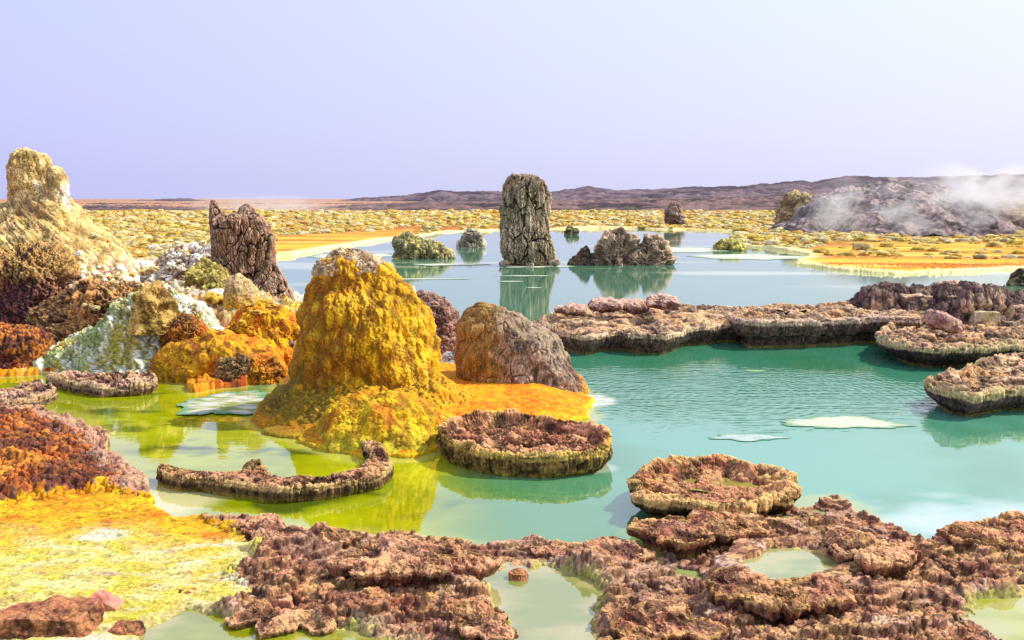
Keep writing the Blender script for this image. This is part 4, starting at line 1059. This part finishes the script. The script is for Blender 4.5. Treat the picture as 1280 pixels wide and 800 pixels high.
# rugged outcrop behind
def col_out(P, N, c):
    n = fbm3(P, 2.4, 4, off=2); n2 = fbm3(P, 10, 3, off=4)
    a = mix(C(116, 92, 82), C(226, 190, 152), ss(-.3, .35, n2 + n + .5 * (N[..., 2] - .4)))
    return mix(a, C(40, 30, 36), .8 * (1 - c['crack']))
generic('rugged_outcrop', 'rugged dark mauve rubble outcrop rising behind the right hand shelves', 'rock outcrop', 12.6,
        [(369, 1140, 1200), (373, 1110, 1240), (378, 1085, 1290), (384, 1070, 1330), (396, 1060, 1370), (420, 1050, 1400)], d_lumpy(.14, 2.4, .14, .03), col_out, M_mid, depth=.32, nth=900, nz=300)
def rock(name, label, px, py, w, h, d, colf, mat=M_mid, boxy=.35, tiltx=0, seed=0, n=120, cat='rock', amp=.12, fr=None, zc=None, group=None, dy=.8, sunk=.3, rotz=0):
    """free lying stone: displaced rounded box; px,py = centre of its foot in the photo"""
    wm = w / FPX * d / 2; hm = h / FPX * d / 2
    x, z = atd(px, py, d)
    m = int(n * max(Q, .5))
    th = np.linspace(0, PI, m); ph = np.linspace(0, 2 * PI, 2 * m, endpoint=False)
    T, Ph = np.meshgrid(th, ph, indexing='ij')
    S = np.stack([np.sin(T) * np.cos(Ph), np.sin(T) * np.sin(Ph), np.cos(T)], -1)
    k_ = np.max(np.abs(S), -1)[..., None]
    B = S * (1 - boxy) + S / k_ * boxy * .82
    r = max(wm, hm); fr = fr or 1.0 / r
    Pp = B * np.array([wm, wm * dy, hm])
    ca, sa = math.cos(tiltx), math.sin(tiltx)
    Pp = np.stack([Pp[..., 0] * ca - Pp[..., 2] * sa, Pp[..., 1], Pp[..., 0] * sa + Pp[..., 2] * ca], -1)
    Sd = Pp + seed * 3.7 + 11
    f1, f2, i = worley3(Sd, fr * 1.6)
    D = r * (amp * 1.6 * fbm3(Sd, fr * .9, 4) + amp * (.7 - f1) + amp * .35 * fbm3(Sd, fr * 6, 3))
    Pp = Pp + S * D[..., None]
    N = grid_normals(Pp, True)
    if N[m // 2, 0] @ S[m // 2, 0] < 0: N = -N
    P3 = Pp + np.array([x, d, max(float(z), -.1) + hm * (1 - sunk)])
    col = colf(P3, N, dict(cell=f1, crack=ss(0, .1, f2 - f1), h=(Pp[..., 2] / hm + 1) / 2, z=P3[..., 2], fb=f1))
    o = make_mesh(name, P3, grid_faces(m, 2 * m, True)[:, ::-1], col, mat)
    recentre(o, (float(x), d, max(float(z), 0)))
    if label: tag(o, label, cat, group)
    return o
rock('spiked_rock', 'pointed grey rock crowning the rugged outcrop at right', 1184, 370, 34, 22, 12.5, col_out, boxy=.1, amp=.25, seed=3)
rock('block_rock', 'pale yellow square block standing in the front of the rugged outcrop', 1228, 408, 40, 26, 12.0, lambda P, N, c: mix(C(190, 165, 105), C(215, 195, 160), ss(-.3, .3, fbm3(P, 6, 3))), boxy=.8, amp=.06, seed=5)
rock('block_rock', 'dark mauve block at the left shoulder of the rugged outcrop', 1142, 388, 46, 26, 12.4, col_out, boxy=.6, amp=.12, seed=8)
rock('block_rock', 'upright mauve block between the spiked rock and the yellow block', 1192, 392, 30, 30, 12.2, col_out, boxy=.7, amp=.1, seed=9)
rock('block_rock', 'dark jagged boulder on the outcrop above the yellow block', 1246, 386, 44, 22, 12.7, col_out, boxy=.2, amp=.3, seed=12)
rock('block_rock', 'mauve boulder on the outcrop at the right edge of the picture', 1276, 402, 34, 26, 12.2, col_out, boxy=.4, amp=.2, seed=13)
rock('block_rock', 'pink slab lying on the shelf below the rugged outcrop', 1178, 412, 50, 20, 11.0, lambda P, N, c: mix(C(150, 108, 98), C(220, 178, 155), ss(-.3, .3, fbm3(P, 8, 3))), boxy=.4, amp=.2, tiltx=-.4, seed=14, sunk=.0)
# blocks on the broad terrace
for k_, (px, py, w, h, lab) in enumerate([(790, 398, 40, 16, 'pink boulder on the middle of the broad scalloped terrace'), (757, 396, 46, 14, 'low arched slab at the back of the broad scalloped terrace'),
        (828, 394, 44, 15, 'rounded slab right of the pink boulder on the scalloped terrace'), (712, 400, 40, 10, 'flat dark stone on the left end of the scalloped terrace')]):
    rock('terrace_stone', lab, px, py - 8, w, h, 12.2 - .1 * k_, lambda P, N, c: mix(C(112, 84, 78), C(215, 175, 150), ss(-.3, .3, fbm3(P, 7, 3) + .4 * N[..., 2])), boxy=.3, amp=.25, seed=20 + k_, sunk=.0)

for k_, (px, py, w, h, lab) in enumerate([(630, 331, 12, 6, 'small stone at the left foot of the tall pillar'), (694, 331, 14, 7, 'small stone at the right foot of the tall pillar'), (662, 333, 10, 5, 'tiny stone at the front foot of the tall pillar')]):
    rock('foot_stone', lab, px, py, w, h, 24.9, lambda P, N, c: mix(C(120, 104, 88), C(190, 168, 142), ss(-.3, .3, fbm3(P, 5, 3))), boxy=.4, amp=.25, seed=60 + k_, n=60)
# ---- low ledges left in the lime water
ledge('low_ledge', [(60, 472), (80, 480), (120, 486), (160, 486), (192, 482), (196, 473), (170, 469), (120, 471), (90, 469)], .07, 'low pink speckled ledge lying along the lime water below the pale green cone', 'rock ledge',
      spine=[(80, 475), (130, 478), (180, 476)], undercut=.03, rough=.05, roughf=8, topc=(C(225, 180, 150), C(120, 80, 70)), wallc=(C(150, 110, 85), C(60, 38, 35)), rimc=C(200, 165, 120), mat=M_speck, n=900, nin=70, dip=0, flute=.02)
ledge('low_ledge', [(-60, 500), (0, 506), (35, 502), (62, 496), (66, 487), (45, 483), (10, 490), (-60, 490)], .07, 'pink ledge at the left edge in the lime water behind the rust slope', 'rock ledge',
      spine=[(-30, 496), (20, 496), (50, 490)], undercut=.03, rough=.06, roughf=8, topc=(C(225, 180, 150), C(120, 80, 70)), wallc=(C(150, 110, 85), C(60, 38, 35)), rimc=C(200, 165, 120), mat=M_speck, n=900, nin=70, dip=0)

# ---- foreground crust plates
TP = (C(205, 150, 122), C(135, 90, 75)); WP = (C(118, 84, 66), C(58, 38, 34))
plates = [
  ([(428, 700), (450, 716), (500, 722), (560, 716), (600, 700), (585, 684), (540, 676), (480, 676), (440, 686)], .15, 'humped brown crust plate in the front centre overlooking the turquoise water', [(470, 697), (550, 696)]),
  ([(548, 772), (575, 792), (615, 798), (645, 786), (640, 765), (605, 752), (565, 756)], .11, 'dark lumpy crust plate at the bottom centre between two pale pools', [(580, 774), (620, 774)]),
  ([(868, 722), (890, 742), (950, 756), (1010, 762), (1062, 756), (1070, 740), (1030, 726), (960, 722), (900, 712)], .17, 'long tan crust plate with shadowed edge in front of the small raised pool', [(905, 730), (970, 740), (1040, 744)]),
  ([(812, 662), (830, 676), (880, 676), (925, 664), (950, 652), (920, 640), (870, 642), (830, 648)], .14, 'tan crust lobe directly below the wide shallow basin', [(850, 662), (910, 654)]),
  ([(1200, 660), (1215, 676), (1260, 686), (1330, 688), (1420, 680), (1420, 650), (1320, 646), (1250, 646)], .13, 'rust and tan crust plate at the right edge reaching into the water', [(1230, 665), (1320, 668), (1390, 666)]),
  ([(1040, 690), (1075, 702), (1130, 704), (1165, 694), (1150, 680), (1100, 676), (1060, 678)], .17, 'narrow brown crust plate right of the small raised pool', [(1075, 690), (1130, 691)]),
  ([(640, 684), (670, 694), (730, 696), (790, 700), (815, 694), (800, 682), (750, 676), (690, 676)], .08, 'thin brown crust strip along the front edge of the turquoise water', [(670, 686), (735, 687), (790, 690)]),
  ([(752, 770), (775, 786), (840, 792), (890, 788), (880, 770), (830, 758), (780, 758)], .11, 'rusty crust plate at the bottom right of the pale pool', [(785, 774), (850, 776)]),
  ([(280, 658), (320, 672), (380, 680), (440, 680), (430, 664), (370, 654), (310, 650)], .10, 'flat pinkish crust plate beside the yellow salt flat', [(320, 662), (400, 668)]),
  ([(284, 772), (310, 786), (360, 790), (420, 786), (440, 772), (400, 756), (340, 752), (300, 758)], .07, 'dark brown crust plate by the lime pool at the bottom', [(320, 770), (400, 772)]),
]
for k_, (out_, zt_, lab, sp) in enumerate(plates):
    warm = k_ in (2, 3, 4, 7)
    ledge('crust_plate', out_, zt_ - .035, lab, 'crust plate', spine=sp, zbot=-.05, undercut=.06, flute=.02, flutef=9, dip=-.005, lip=.0, scal=.10, scalf=3.5, rough=.032, roughf=4.5,
          topc=(PINK, BROWN) if not warm else (C(228, 172, 122), C(170, 108, 78)), wallc=(C(165, 112, 84), C(70, 44, 36)), rimc=(PINK if not warm else TAN), n=1500, nin=130, rimw=.04, lump=.010, finek=.007)
# ---- loose stones in front
cpk = lambda P, N, c: mix(C(170, 100, 75), C(215, 150, 130), ss(-.3, .3, fbm3(P, 14, 3)))
rock('loose_slab', 'loose salmon pink slab tilted on the brown rock in the bottom left corner', 132, 775, 46, 30, 3.95, cpk, mat=M_near, boxy=.75, amp=.1, tiltx=-.45, seed=31, zc=0, sunk=-.2)
cbr = col_brown((85, 45, 35), (190, 125, 85), fr=7)
rock('corner_rock', 'reddish brown layered rock in the bottom left corner', 60, 800, 150, 60, 3.75, cbr, mat=M_near, boxy=.5, amp=.16, seed=33, n=220, dy=.6, sunk=.35)
rock('corner_rock', 'small bluish brown rock at the foot of the bottom left rock', 158, 800, 44, 26, 3.72, cbr, mat=M_near, boxy=.3, amp=.2, seed=34)
rock('pool_stub', 'small brown stub of crust alone in the pale green pool', 648, 729, 28, 20, 4.28, cbr, mat=M_near, boxy=.4, amp=.22, seed=35)
rock('salt_stub', 'small brown toothed stub rising from the pale salt flat', 234, 748, 32, 16, 4.1, cbr, mat=M_near, boxy=.3, amp=.3, seed=36)
rock('salt_stub', 'reddish stone at the left edge of the salt flat', 8, 692, 30, 14, 4.75, cbr, mat=M_near, boxy=.3, amp=.3, seed=37)
rock('shore_stone', 'tan stone with yellow foot at the edge of the lime pool at the bottom', 378, 790, 34, 18, 3.82, col_brown((130, 90, 50), (215, 170, 120), fr=9), mat=M_near, boxy=.3, amp=.3, seed=38)
rock('shore_stone', 'dark boulder beside the raised pool in the right foreground', 905, 735, 44, 30, 4.25, cbr, mat=M_near, boxy=.3, amp=.2, seed=39)

# ---- salt films on the water
def film(label, cpx, cpy, rxp, ry_m, seed, c0=C(232, 238, 205), c1=C(215, 228, 200), z=.004):
    c = at(cpx, cpy); rx = rxp / FPX * c[1] * 1.03; n = 260
    th = np.linspace(0, 2 * PI, n, endpoint=False)
    r = 1 + .6 * fbm2(np.cos(th) * 1.3 + seed * 1.7, np.sin(th) * 1.3, 3) + .07 * fbm2(np.cos(th) * 9 + seed, np.sin(th) * 9, 3)
    fr_ = np.linspace(0, 1, 14)
    X = c[0] + rx * fr_[:, None] * r * np.cos(th); Y_ = c[1] + ry_m * fr_[:, None] * r * np.sin(th)
    Zf = np.full_like(X, z) + .003 * (1 - fr_[:, None] ** 2)
    g = fbm2(X * 5, Y_ * 12, 3)
    col = mix(c0, c1, ss(-.3, .3, g)); col = mix(col, C(105, 165, 120) if cpy > 400 else C(150, 185, 160), .9 * ss(.7, 1, fr_[:, None] + .2 * g))
    o = make_mesh('salt_film', np.stack([X, Y_, Zf], -1), grid_faces(14, n, True), col, M_salt)
    recentre(o, (float(c[0]), float(c[1]), z)); tag(o, label, 'salt film'); return o
film('larger cream salt film with pointed right end floating on the turquoise lagoon', 1060, 529, 72, .20, 3)
film('narrow pale salt film floating left of the larger cream one', 936, 547, 46, .10, 5, C(205, 222, 215), C(190, 212, 205))
film('tiny green white salt film near the terrace shadow', 944, 464, 13, .05, 9, C(150, 200, 130), C(160, 205, 140))
film('white salt film on the lime water left of the olive skirt of the golden mound', 285, 505, 52, .5, 12, C(232, 228, 212), C(150, 165, 60), .012)
for k_, (px, py, rx, ry, lab) in enumerate([(665, 333, 44, .5, 'thin white salt ring around the foot of the tall pillar'), (785, 329, 58, .6, 'pale salt streak around the humped rock islet'),
        (655, 345, 34, .12, 'longest pale salt streak in the reflection below the pillar'), (640, 352, 16, .1, 'short pale salt streak left in the reflection below the pillar'), (668, 360, 10, .08, 'lowest tiny salt streak below the pillar'),
        (520, 349, 60, .12, 'long thin salt streak on the pale water left of the pillar'), (930, 321, 70, 1.4, 'broad pale green salt streak near the orange flats'), (440, 320, 60, 1.2, 'broad milky salt streak beside the orange spit'),
        (560, 331, 46, .4, 'milky salt streak between the salt islet and the pillar'), (850, 312, 60, 1.6, 'broad pale salt streak right of the humped rock islet')]):
    film(lab, px, py, rx, ry, 20 + k_, C(238, 242, 215), C(215, 228, 195), .006)

# ------------------------------------------------------------------ far salt knobs
def knob_proto(seed, m=14):
    th = np.linspace(0, PI, m); ph = np.linspace(0, 2 * PI, 2 * m, endpoint=False)
    T, Ph = np.meshgrid(th, ph, indexing='ij')
    S = np.stack([np.sin(T) * np.cos(Ph), np.sin(T) * np.sin(Ph), np.cos(T)], -1)
    Sd = S + seed * 7.1
    f1, f2, i = worley3(Sd, 1.7)
    r = .75 + .9 * (.7 - f1) * .6 + .35 * fbm3(Sd, 1.3, 3)
    Pp = S * r[..., None] * np.array([.5, .5, .45]); Pp[..., 2] += .15
    return Pp, f1
PROT = [knob_proto(s) for s in range(10)]
def knob_col(P, f1, seed, pal):
    n = fbm3(P + seed, 3, 3)
    a = mix(pal[0], pal[1], ss(-.3, .3, n)); return mix(a, pal[2], .8 * ss(.35, .75, f1))
PALS = [(C(222, 190, 80), C(238, 220, 140), C(110, 84, 30)), (C(190, 158, 50), C(222, 196, 90), C(90, 68, 24)), (C(236, 226, 190), C(222, 204, 130), C(120, 100, 60)),
        (C(185, 165, 90), C(225, 208, 150), C(95, 80, 50)), (C(205, 150, 50), C(225, 190, 90), C(100, 62, 26))]
def place_ok(x, y):
    z, dF_, dB_ = terrain(np.array([[x]]), np.array([[y]]), False)
    return z[0, 0], dB_[0, 0]
# mass of small knobs: one object
Vs, Fs, Cs = [], [], []; cnt = 0
cand_n = 36000
cy = np.exp(rng.uniform(np.log(27), np.log(128), cand_n)); cxu = rng.uniform(-.62, .62, cand_n); cx_ = cxu * cy
zc_, _, dbc = terrain(cx_[None], cy[None], False); zc_ = zc_[0]; dbc = dbc[0]
dfr = sdf(FLATR, cx_, cy); dstd = sdf(STRAND, cx_, cy)
dens = fbm2(cx_ * .25, cy * .12, 3)
okm = (dbc < -.5) & (dfr > .3) & (dstd > .3) & (dens + rng.uniform(-.5, .5, cand_n) > -.15)
okm |= (dbc < -.4) & (dfr <= .3) & (rng.random(cand_n) < .12)
idx = np.nonzero(okm)[0][:15000]
small = knob_proto(3, 7)
SP = [knob_proto(s + 30, 7) for s in range(8)]
fq = grid_faces(7, 14, True)[:, ::-1]
for i in idx:
    Pp, f1 = SP[i % 8]; s = (.15 + .42 * rng.random() ** 2) * (.65 + min(cy[i], 90) / 110) * (.7 + .6 * max(0, dens[i] + .4))
    a = rng.uniform(0, 6.28); R_ = np.array([[math.cos(a), -math.sin(a), 0], [math.sin(a), math.cos(a), 0], [0, 0, 1]])
    P3 = (Pp @ R_.T) * s * np.array([1.3, 1.3, rng.uniform(.35, .85)]) + np.array([cx_[i], cy[i], zc_[i] - .03])
    Vs.append(P3.reshape(-1, 3)); Fs.append(fq + cnt); cnt += P3.shape[0] * P3.shape[1]
    Cs.append(knob_col(P3, f1, i % 50, PALS[int(rng.integers(0, 5))]).reshape(-1, 3))
o = make_mesh('salt_lumps', np.concatenate(Vs), np.concatenate(Fs), np.concatenate(Cs), M_far)
tag(o, 'countless small knobbly yellow and white salt lumps covering the far plain', 'salt lumps', kind='stuff')
# larger knobs one by one
meshes = []
fq2 = grid_faces(14, 28, True)[:, ::-1]
for k_ in range(20):
    Pp, f1 = PROT[k_ % 10]
    ob = make_mesh('salt_lump', Pp, fq2, knob_col(Pp, f1, k_, PALS[k_ % 5]), M_far); meshes.append(ob.data); bpy.data.objects.remove(ob)
cand = np.nonzero((dbc < -.5) & (dfr > .5) & (dstd > .5) & (cy < 90))[0][::-1]
picked = []
for i in cand:
    if len(picked) >= 230: break
    if all((cx_[i] - cx_[j]) ** 2 + (cy[i] - cy[j]) ** 2 > (.03 * cy[i]) ** 2 for j in picked): picked.append(i)
for q, i in enumerate(picked):
    ob = bpy.data.objects.new('salt_lump', meshes[q % 20]); COL.objects.link(ob)
    s = rng.uniform(.28, .62) * (.6 + cy[i] / 90)
    ob.location = (cx_[i], cy[i], zc_[i] - .04); ob.scale = (s * rng.uniform(1, 1.6), s, s * rng.uniform(.4, .8)); ob.rotation_euler = (0, 0, rng.uniform(0, 6.28))
    tag(ob, ['pale yellow and cream knobbly salt lump on the far plain', 'mustard yellow knobbly salt lump on the far plain', 'cream white knobbly salt lump on the far plain', 'olive tan knobbly salt lump on the far plain', 'orange yellow knobbly salt lump on the far plain'][q % 5], 'salt lump', 'knobbly salt lumps scattered over the far plain')
# rubble on the left bank
stones = []
for k_ in range(14):
    Pp, f1 = PROT[(k_ * 3) % 10]
    pal = [(C(235, 230, 215), C(245, 245, 240), C(140, 125, 90)), (C(150, 115, 85), C(195, 165, 130), C(60, 42, 34)), (C(205, 185, 120), C(235, 225, 170), C(110, 90, 45)), (C(205, 150, 40), C(225, 185, 80), C(110, 65, 25))][k_ % 4]
    ob = make_mesh('bank_stone', Pp, fq2, knob_col(Pp, f1, k_ + 40, pal), M_mid); stones.append(ob.data); bpy.data.objects.remove(ob)
spx = rng.uniform(60, 345, 3000); spy = rng.uniform(300, 428, 3000)
sc = at(spx, spy, .1); szz, _, sdb = terrain(sc[None, :, 0], sc[None, :, 1], False)
okk = np.nonzero((sdb[0] < -.1) & (szz[0] > .02))[0][:130]
for q, i in enumerate(okk):
    ob = bpy.data.objects.new('bank_stone', stones[q % 14]); COL.objects.link(ob)
    s = rng.uniform(.10, .30) * (sc[i, 1] / 14) ** .6
    ob.location = (sc[i, 0], sc[i, 1], szz[0, i] - s * .1); ob.scale = (s * rng.uniform(1, 1.5), s, s * rng.uniform(.6, 1)); ob.rotation_euler = (0, 0, rng.uniform(0, 6.28))
    tag(ob, ['small white salt crusted stone on the left bank', 'small brown stone on the left bank', 'small pale yellow stone on the left bank', 'small orange yellow stone on the left bank'][(q % 14) % 4], 'stone', 'salt crusted stones on the left bank')
def scatter_on(oname, num, smin, smax, kinds, label, cat='stone', zmin=.08, seed=1, side=None):
    ob0 = bpy.data.objects[oname]; n = len(ob0.data.vertices)
    v = np.empty(n * 3, np.float32); ob0.data.vertices.foreach_get('co', v); v = v.reshape(-1, 3)
    w = v + np.array(ob0.location); nn_ = np.empty(n * 3, np.float32); ob0.data.vertices.foreach_get('normal', nn_); nn_ = nn_.reshape(-1, 3)
    g = np.random.default_rng(seed); k = np.nonzero((w[:, 2] > zmin) & (nn_[:, 1] < .3) & (nn_[:, 2] > .1))[0]
    if side is not None: k = k[w[k, 0] > side]
    for i in g.choice(k, num):
        kk = int(g.choice(kinds)); ob = bpy.data.objects.new('bank_stone', stones[kk]); COL.objects.link(ob)
        s = g.uniform(smin, smax); ob.location = tuple(w[i] - nn_[i] * s * .12)
        ob.scale = (s * g.uniform(1, 1.4), s, s * g.uniform(.6, 1)); ob.rotation_euler = (g.uniform(-.3, .3), g.uniform(-.3, .3), g.uniform(0, 6.28))
        tag(ob, label, cat, 'salt crusted stones on the left bank')
scatter_on('speckled_mound', 60, .05, .15, [0, 1, 2, 5, 9], 'little stone caught on the slope of the brown speckled mound', seed=2)
scatter_on('brown_hump', 40, .06, .2, [0, 2, 4, 1], 'pale stone lying on the brown hump left of the ruined pillar', seed=3)
scatter_on('pale_cone', 36, .06, .18, [0, 2, 4, 3], 'pale stone caught on the lower right slope of the tall pale cone', seed=4, zmin=.1, side=float(atd(120, 300, 13.4)[0]))
scatter_on('orange_mound', 30, .04, .12, [3, 7, 11, 1], 'rusty stone caught on the large orange mound', seed=5)
print('knobs done')
# specials on the far plain
generic('plain_rock', 'upright grey rock stub on the far plain right of the pillar', 'rock', 62, [(256, 839, 844), (261, 838, 848), (268, 836, 851), (276, 834, 853)], d_lumpy(.2, .9, .25, .1), col_far((125, 105, 95), (195, 168, 150)), M_far, nth=120, nz=80)
generic('plain_rock', 'grey olive lump on the far plain at the left foot of the steaming hill', 'rock', 58, [(250, 990, 1004), (255, 985, 1010), (263, 980, 1016), (275, 976, 1020)], d_lumpy(.35, .8, .4, .1), col_far((135, 115, 85), (205, 185, 140), .4), M_far, nth=160, nz=100)
generic('strand_rock', 'low olive yellow lump in the shallows left of the orange flats', 'rock', 33, [(304, 902, 910), (306, 897, 920), (309, 893, 928)], d_lumpy(.12, 1.8, .12, .05), col_far((130, 120, 55), (215, 205, 110), .5), M_mid, nth=120, nz=80)

# ------------------------------------------------------------------ hills
def hill(name, D, depth, prof, foot, cA, cB, n=1200, seed=0, rough=1.0, nr=90):
    """ridge at distance D whose skyline follows prof [(px, py)], rising from its foot at D - depth"""
    px = np.linspace(prof[0][0], prof[-1][0], n); py = np.interp(px, [p[0] for p in prof], [p[1] for p in prof])
    xs, zt = atd(px, py, D)
    u = np.concatenate([np.linspace(0, 1, nr), [1.15, 1.5]])
    Yh = D - depth + depth * u[:, None] + 0 * xs[None]
    Xh = xs[None] * Yh / D
    t = np.clip(u, 0, 1)[:, None]
    prof_t = np.where(u[:, None] <= 1, t ** 1.15, 1 - (u[:, None] - 1) * 2)
    sc_ = D / 300
    nz_ = ridge2(Xh * .11 / sc_ + seed, Yh * .05 / sc_, 5, .6) - .55
    n2 = fbm2(Xh * .6 / sc_, Yh * .2 / sc_, 3, .6)
    amp = rough * D / 300
    Zh = foot + (zt[None] - foot) * prof_t + amp * (1.3 * nz_ + .35 * n2) * np.sin(t * PI * .93) + amp * .22 * (n2 + nz_) * t
    c = mix(cA, cB, ss(-.25, .3, fbm2(Xh * .08 / sc_, Yh * .03 / sc_, 5, .65) + .5 * nz_ + .3 * n2))
    return structure(make_mesh(name, np.stack([Xh, Yh, Zh], -1), grid_faces(len(u), n), c, M_hill))
hill('hill', 900, 500, [(-1400, 250), (-200, 251), (60, 256), (110, 255), (150, 252), (190, 250), (235, 248), (262, 252), (330, 256), (400, 254), (450, 248), (480, 246), (500, 245), (528, 241), (550, 237), (570, 240), (620, 239), (690, 240), (715, 236), (737, 233), (765, 237), (820, 237), (860, 234), (930, 232), (985, 227), (1000, 225), (1015, 228), (1040, 223), (1060, 220), (1120, 222), (1200, 220), (1280, 217), (1400, 215), (2300, 212), (3000, 240)],
     -6, C(70, 58, 74), C(140, 116, 124), seed=5, rough=1.3)
hill('lava_ridge', 300, 175, [(-900, 262), (60, 260), (130, 257), (170, 258), (230, 259), (300, 261), (400, 260), (460, 256), (520, 253), (580, 252), (640, 251), (720, 250), (800, 249), (870, 247), (940, 246), (1000, 243), (1050, 240), (1150, 242), (1280, 240), (1600, 240), (2600, 250)],
     -.15, C(56, 44, 50), C(160, 124, 118), seed=9, rough=1.1)
# steaming hill
def col_steam(P, N, c):
    n = fbm3(P, .7, 4, off=2); n2 = fbm3(P, 3, 3, off=4)
    a = mix(C(112, 98, 98), C(180, 158, 150), ss(-.3, .3, n + .7 * n2))
    a = mix(a, C(48, 38, 44), .85 * ss(.12, .0, np.abs(fbm3(P, .9, 3, off=6))))
    a = mix(a, C(190, 165, 125), ss(2.0, 5.0, P[..., 0] - atd(1150, 260, 47)[0]) * .7)
    return a
o = mound('steaming_hill', 49, [(236, 1058, 1096), (239, 1046, 1130), (244, 1034, 1170), (252, 1020, 1210), (262, 1006, 1255), (275, 992, 1310), (292, 975, 1380)], d_lumpy(.35, .4, .35, .06), col_steam, M_far, depth=.8, nth=620, nz=260)
tag(o, 'dark grey cracked hill with steam drifting over it behind the orange flats', 'hill')

def steam(label, px, py, rx, ry, d, dens, dy=3.0, seed=0, sc=.45):
    x, z = atd(px, py, d); wx_ = rx / FPX * d; wz = ry / FPX * d
    m = 16; th = np.linspace(0, PI, m); ph = np.linspace(0, 2 * PI, 2 * m, endpoint=False)
    T, Ph = np.meshgrid(th, ph, indexing='ij')
    S = np.stack([np.sin(T) * np.cos(Ph) , np.sin(T) * np.sin(Ph), np.cos(T)], -1)
    o = make_mesh('steam_cloud', S, grid_faces(m, 2 * m, True)[:, ::-1])
    o.location = (x, d, z); o.scale = (wx_, dy, wz)
    mt, nt, N, L = new_mat('steam'); out = N.new('ShaderNodeOutputMaterial')
    vs = N.new('ShaderNodeVolumePrincipled'); L.new(vs.outputs[0], out.inputs['Volume'])
    vs.inputs['Color'].default_value = (1, 1, 1, 1); vs.inputs['Anisotropy'].default_value = .2
    tc_ = N.new('ShaderNodeTexCoord'); ln = N.new('ShaderNodeVectorMath'); ln.operation = 'LENGTH'; L.new(tc_.outputs['Object'], ln.inputs[0])
    fo = N.new('ShaderNodeMapRange'); fo.inputs['From Min'].default_value = 1; fo.inputs['From Max'].default_value = .15; fo.interpolation_type = 'SMOOTHSTEP'
    L.new(ln.outputs['Value'], fo.inputs['Value'])
    g = N.new('ShaderNodeNewGeometry'); no = N.new('ShaderNodeTexNoise'); no.inputs['Scale'].default_value = sc; no.inputs['Detail'].default_value = 5; no.inputs['Roughness'].default_value = .6
    mp = N.new('ShaderNodeMapping'); mp.inputs['Location'].default_value = (seed, seed, 0); mp.inputs['Rotation'].default_value = (0, .5, 0); mp.inputs['Scale'].default_value = (1, 1, 1.5)
    L.new(g.outputs['Position'], mp.inputs[0]); L.new(mp.outputs[0], no.inputs['Vector'])
    nr_ = N.new('ShaderNodeMapRange'); nr_.inputs['From Min'].default_value = .5; nr_.inputs['From Max'].default_value = .72; L.new(no.outputs['Fac'], nr_.inputs['Value'])
    m1 = N.new('ShaderNodeMath'); m1.operation = 'MULTIPLY'; L.new(fo.outputs[0], m1.inputs[0]); L.new(nr_.outputs[0], m1.inputs[1])
    m2 = N.new('ShaderNodeMath'); m2.operation = 'MULTIPLY'; L.new(m1.outputs[0], m2.inputs[0]); m2.inputs[1].default_value = dens
    L.new(m2.outputs[0], vs.inputs['Density'])
    o.data.materials.append(mt); tag(o, label, 'steam'); return o
steam('thick white steam drifting over the right side of the dark hill', 1245, 262, 210, 62, 45, 1.5, 3.5, 1)
steam('thin steam wisp rising in front of the left half of the dark hill', 1110, 262, 130, 56, 44, 1.1, 2.5, 5)
steam('faint steam above the crest of the dark hill against the sky', 1225, 232, 120, 40, 47, 1.0, 3, 9)
steam('low pale steam bank along the left horizon before the far hills', 330, 258, 210, 20, 150, .13, 20, 3, .05)
print('scene done', len(bpy.data.objects))
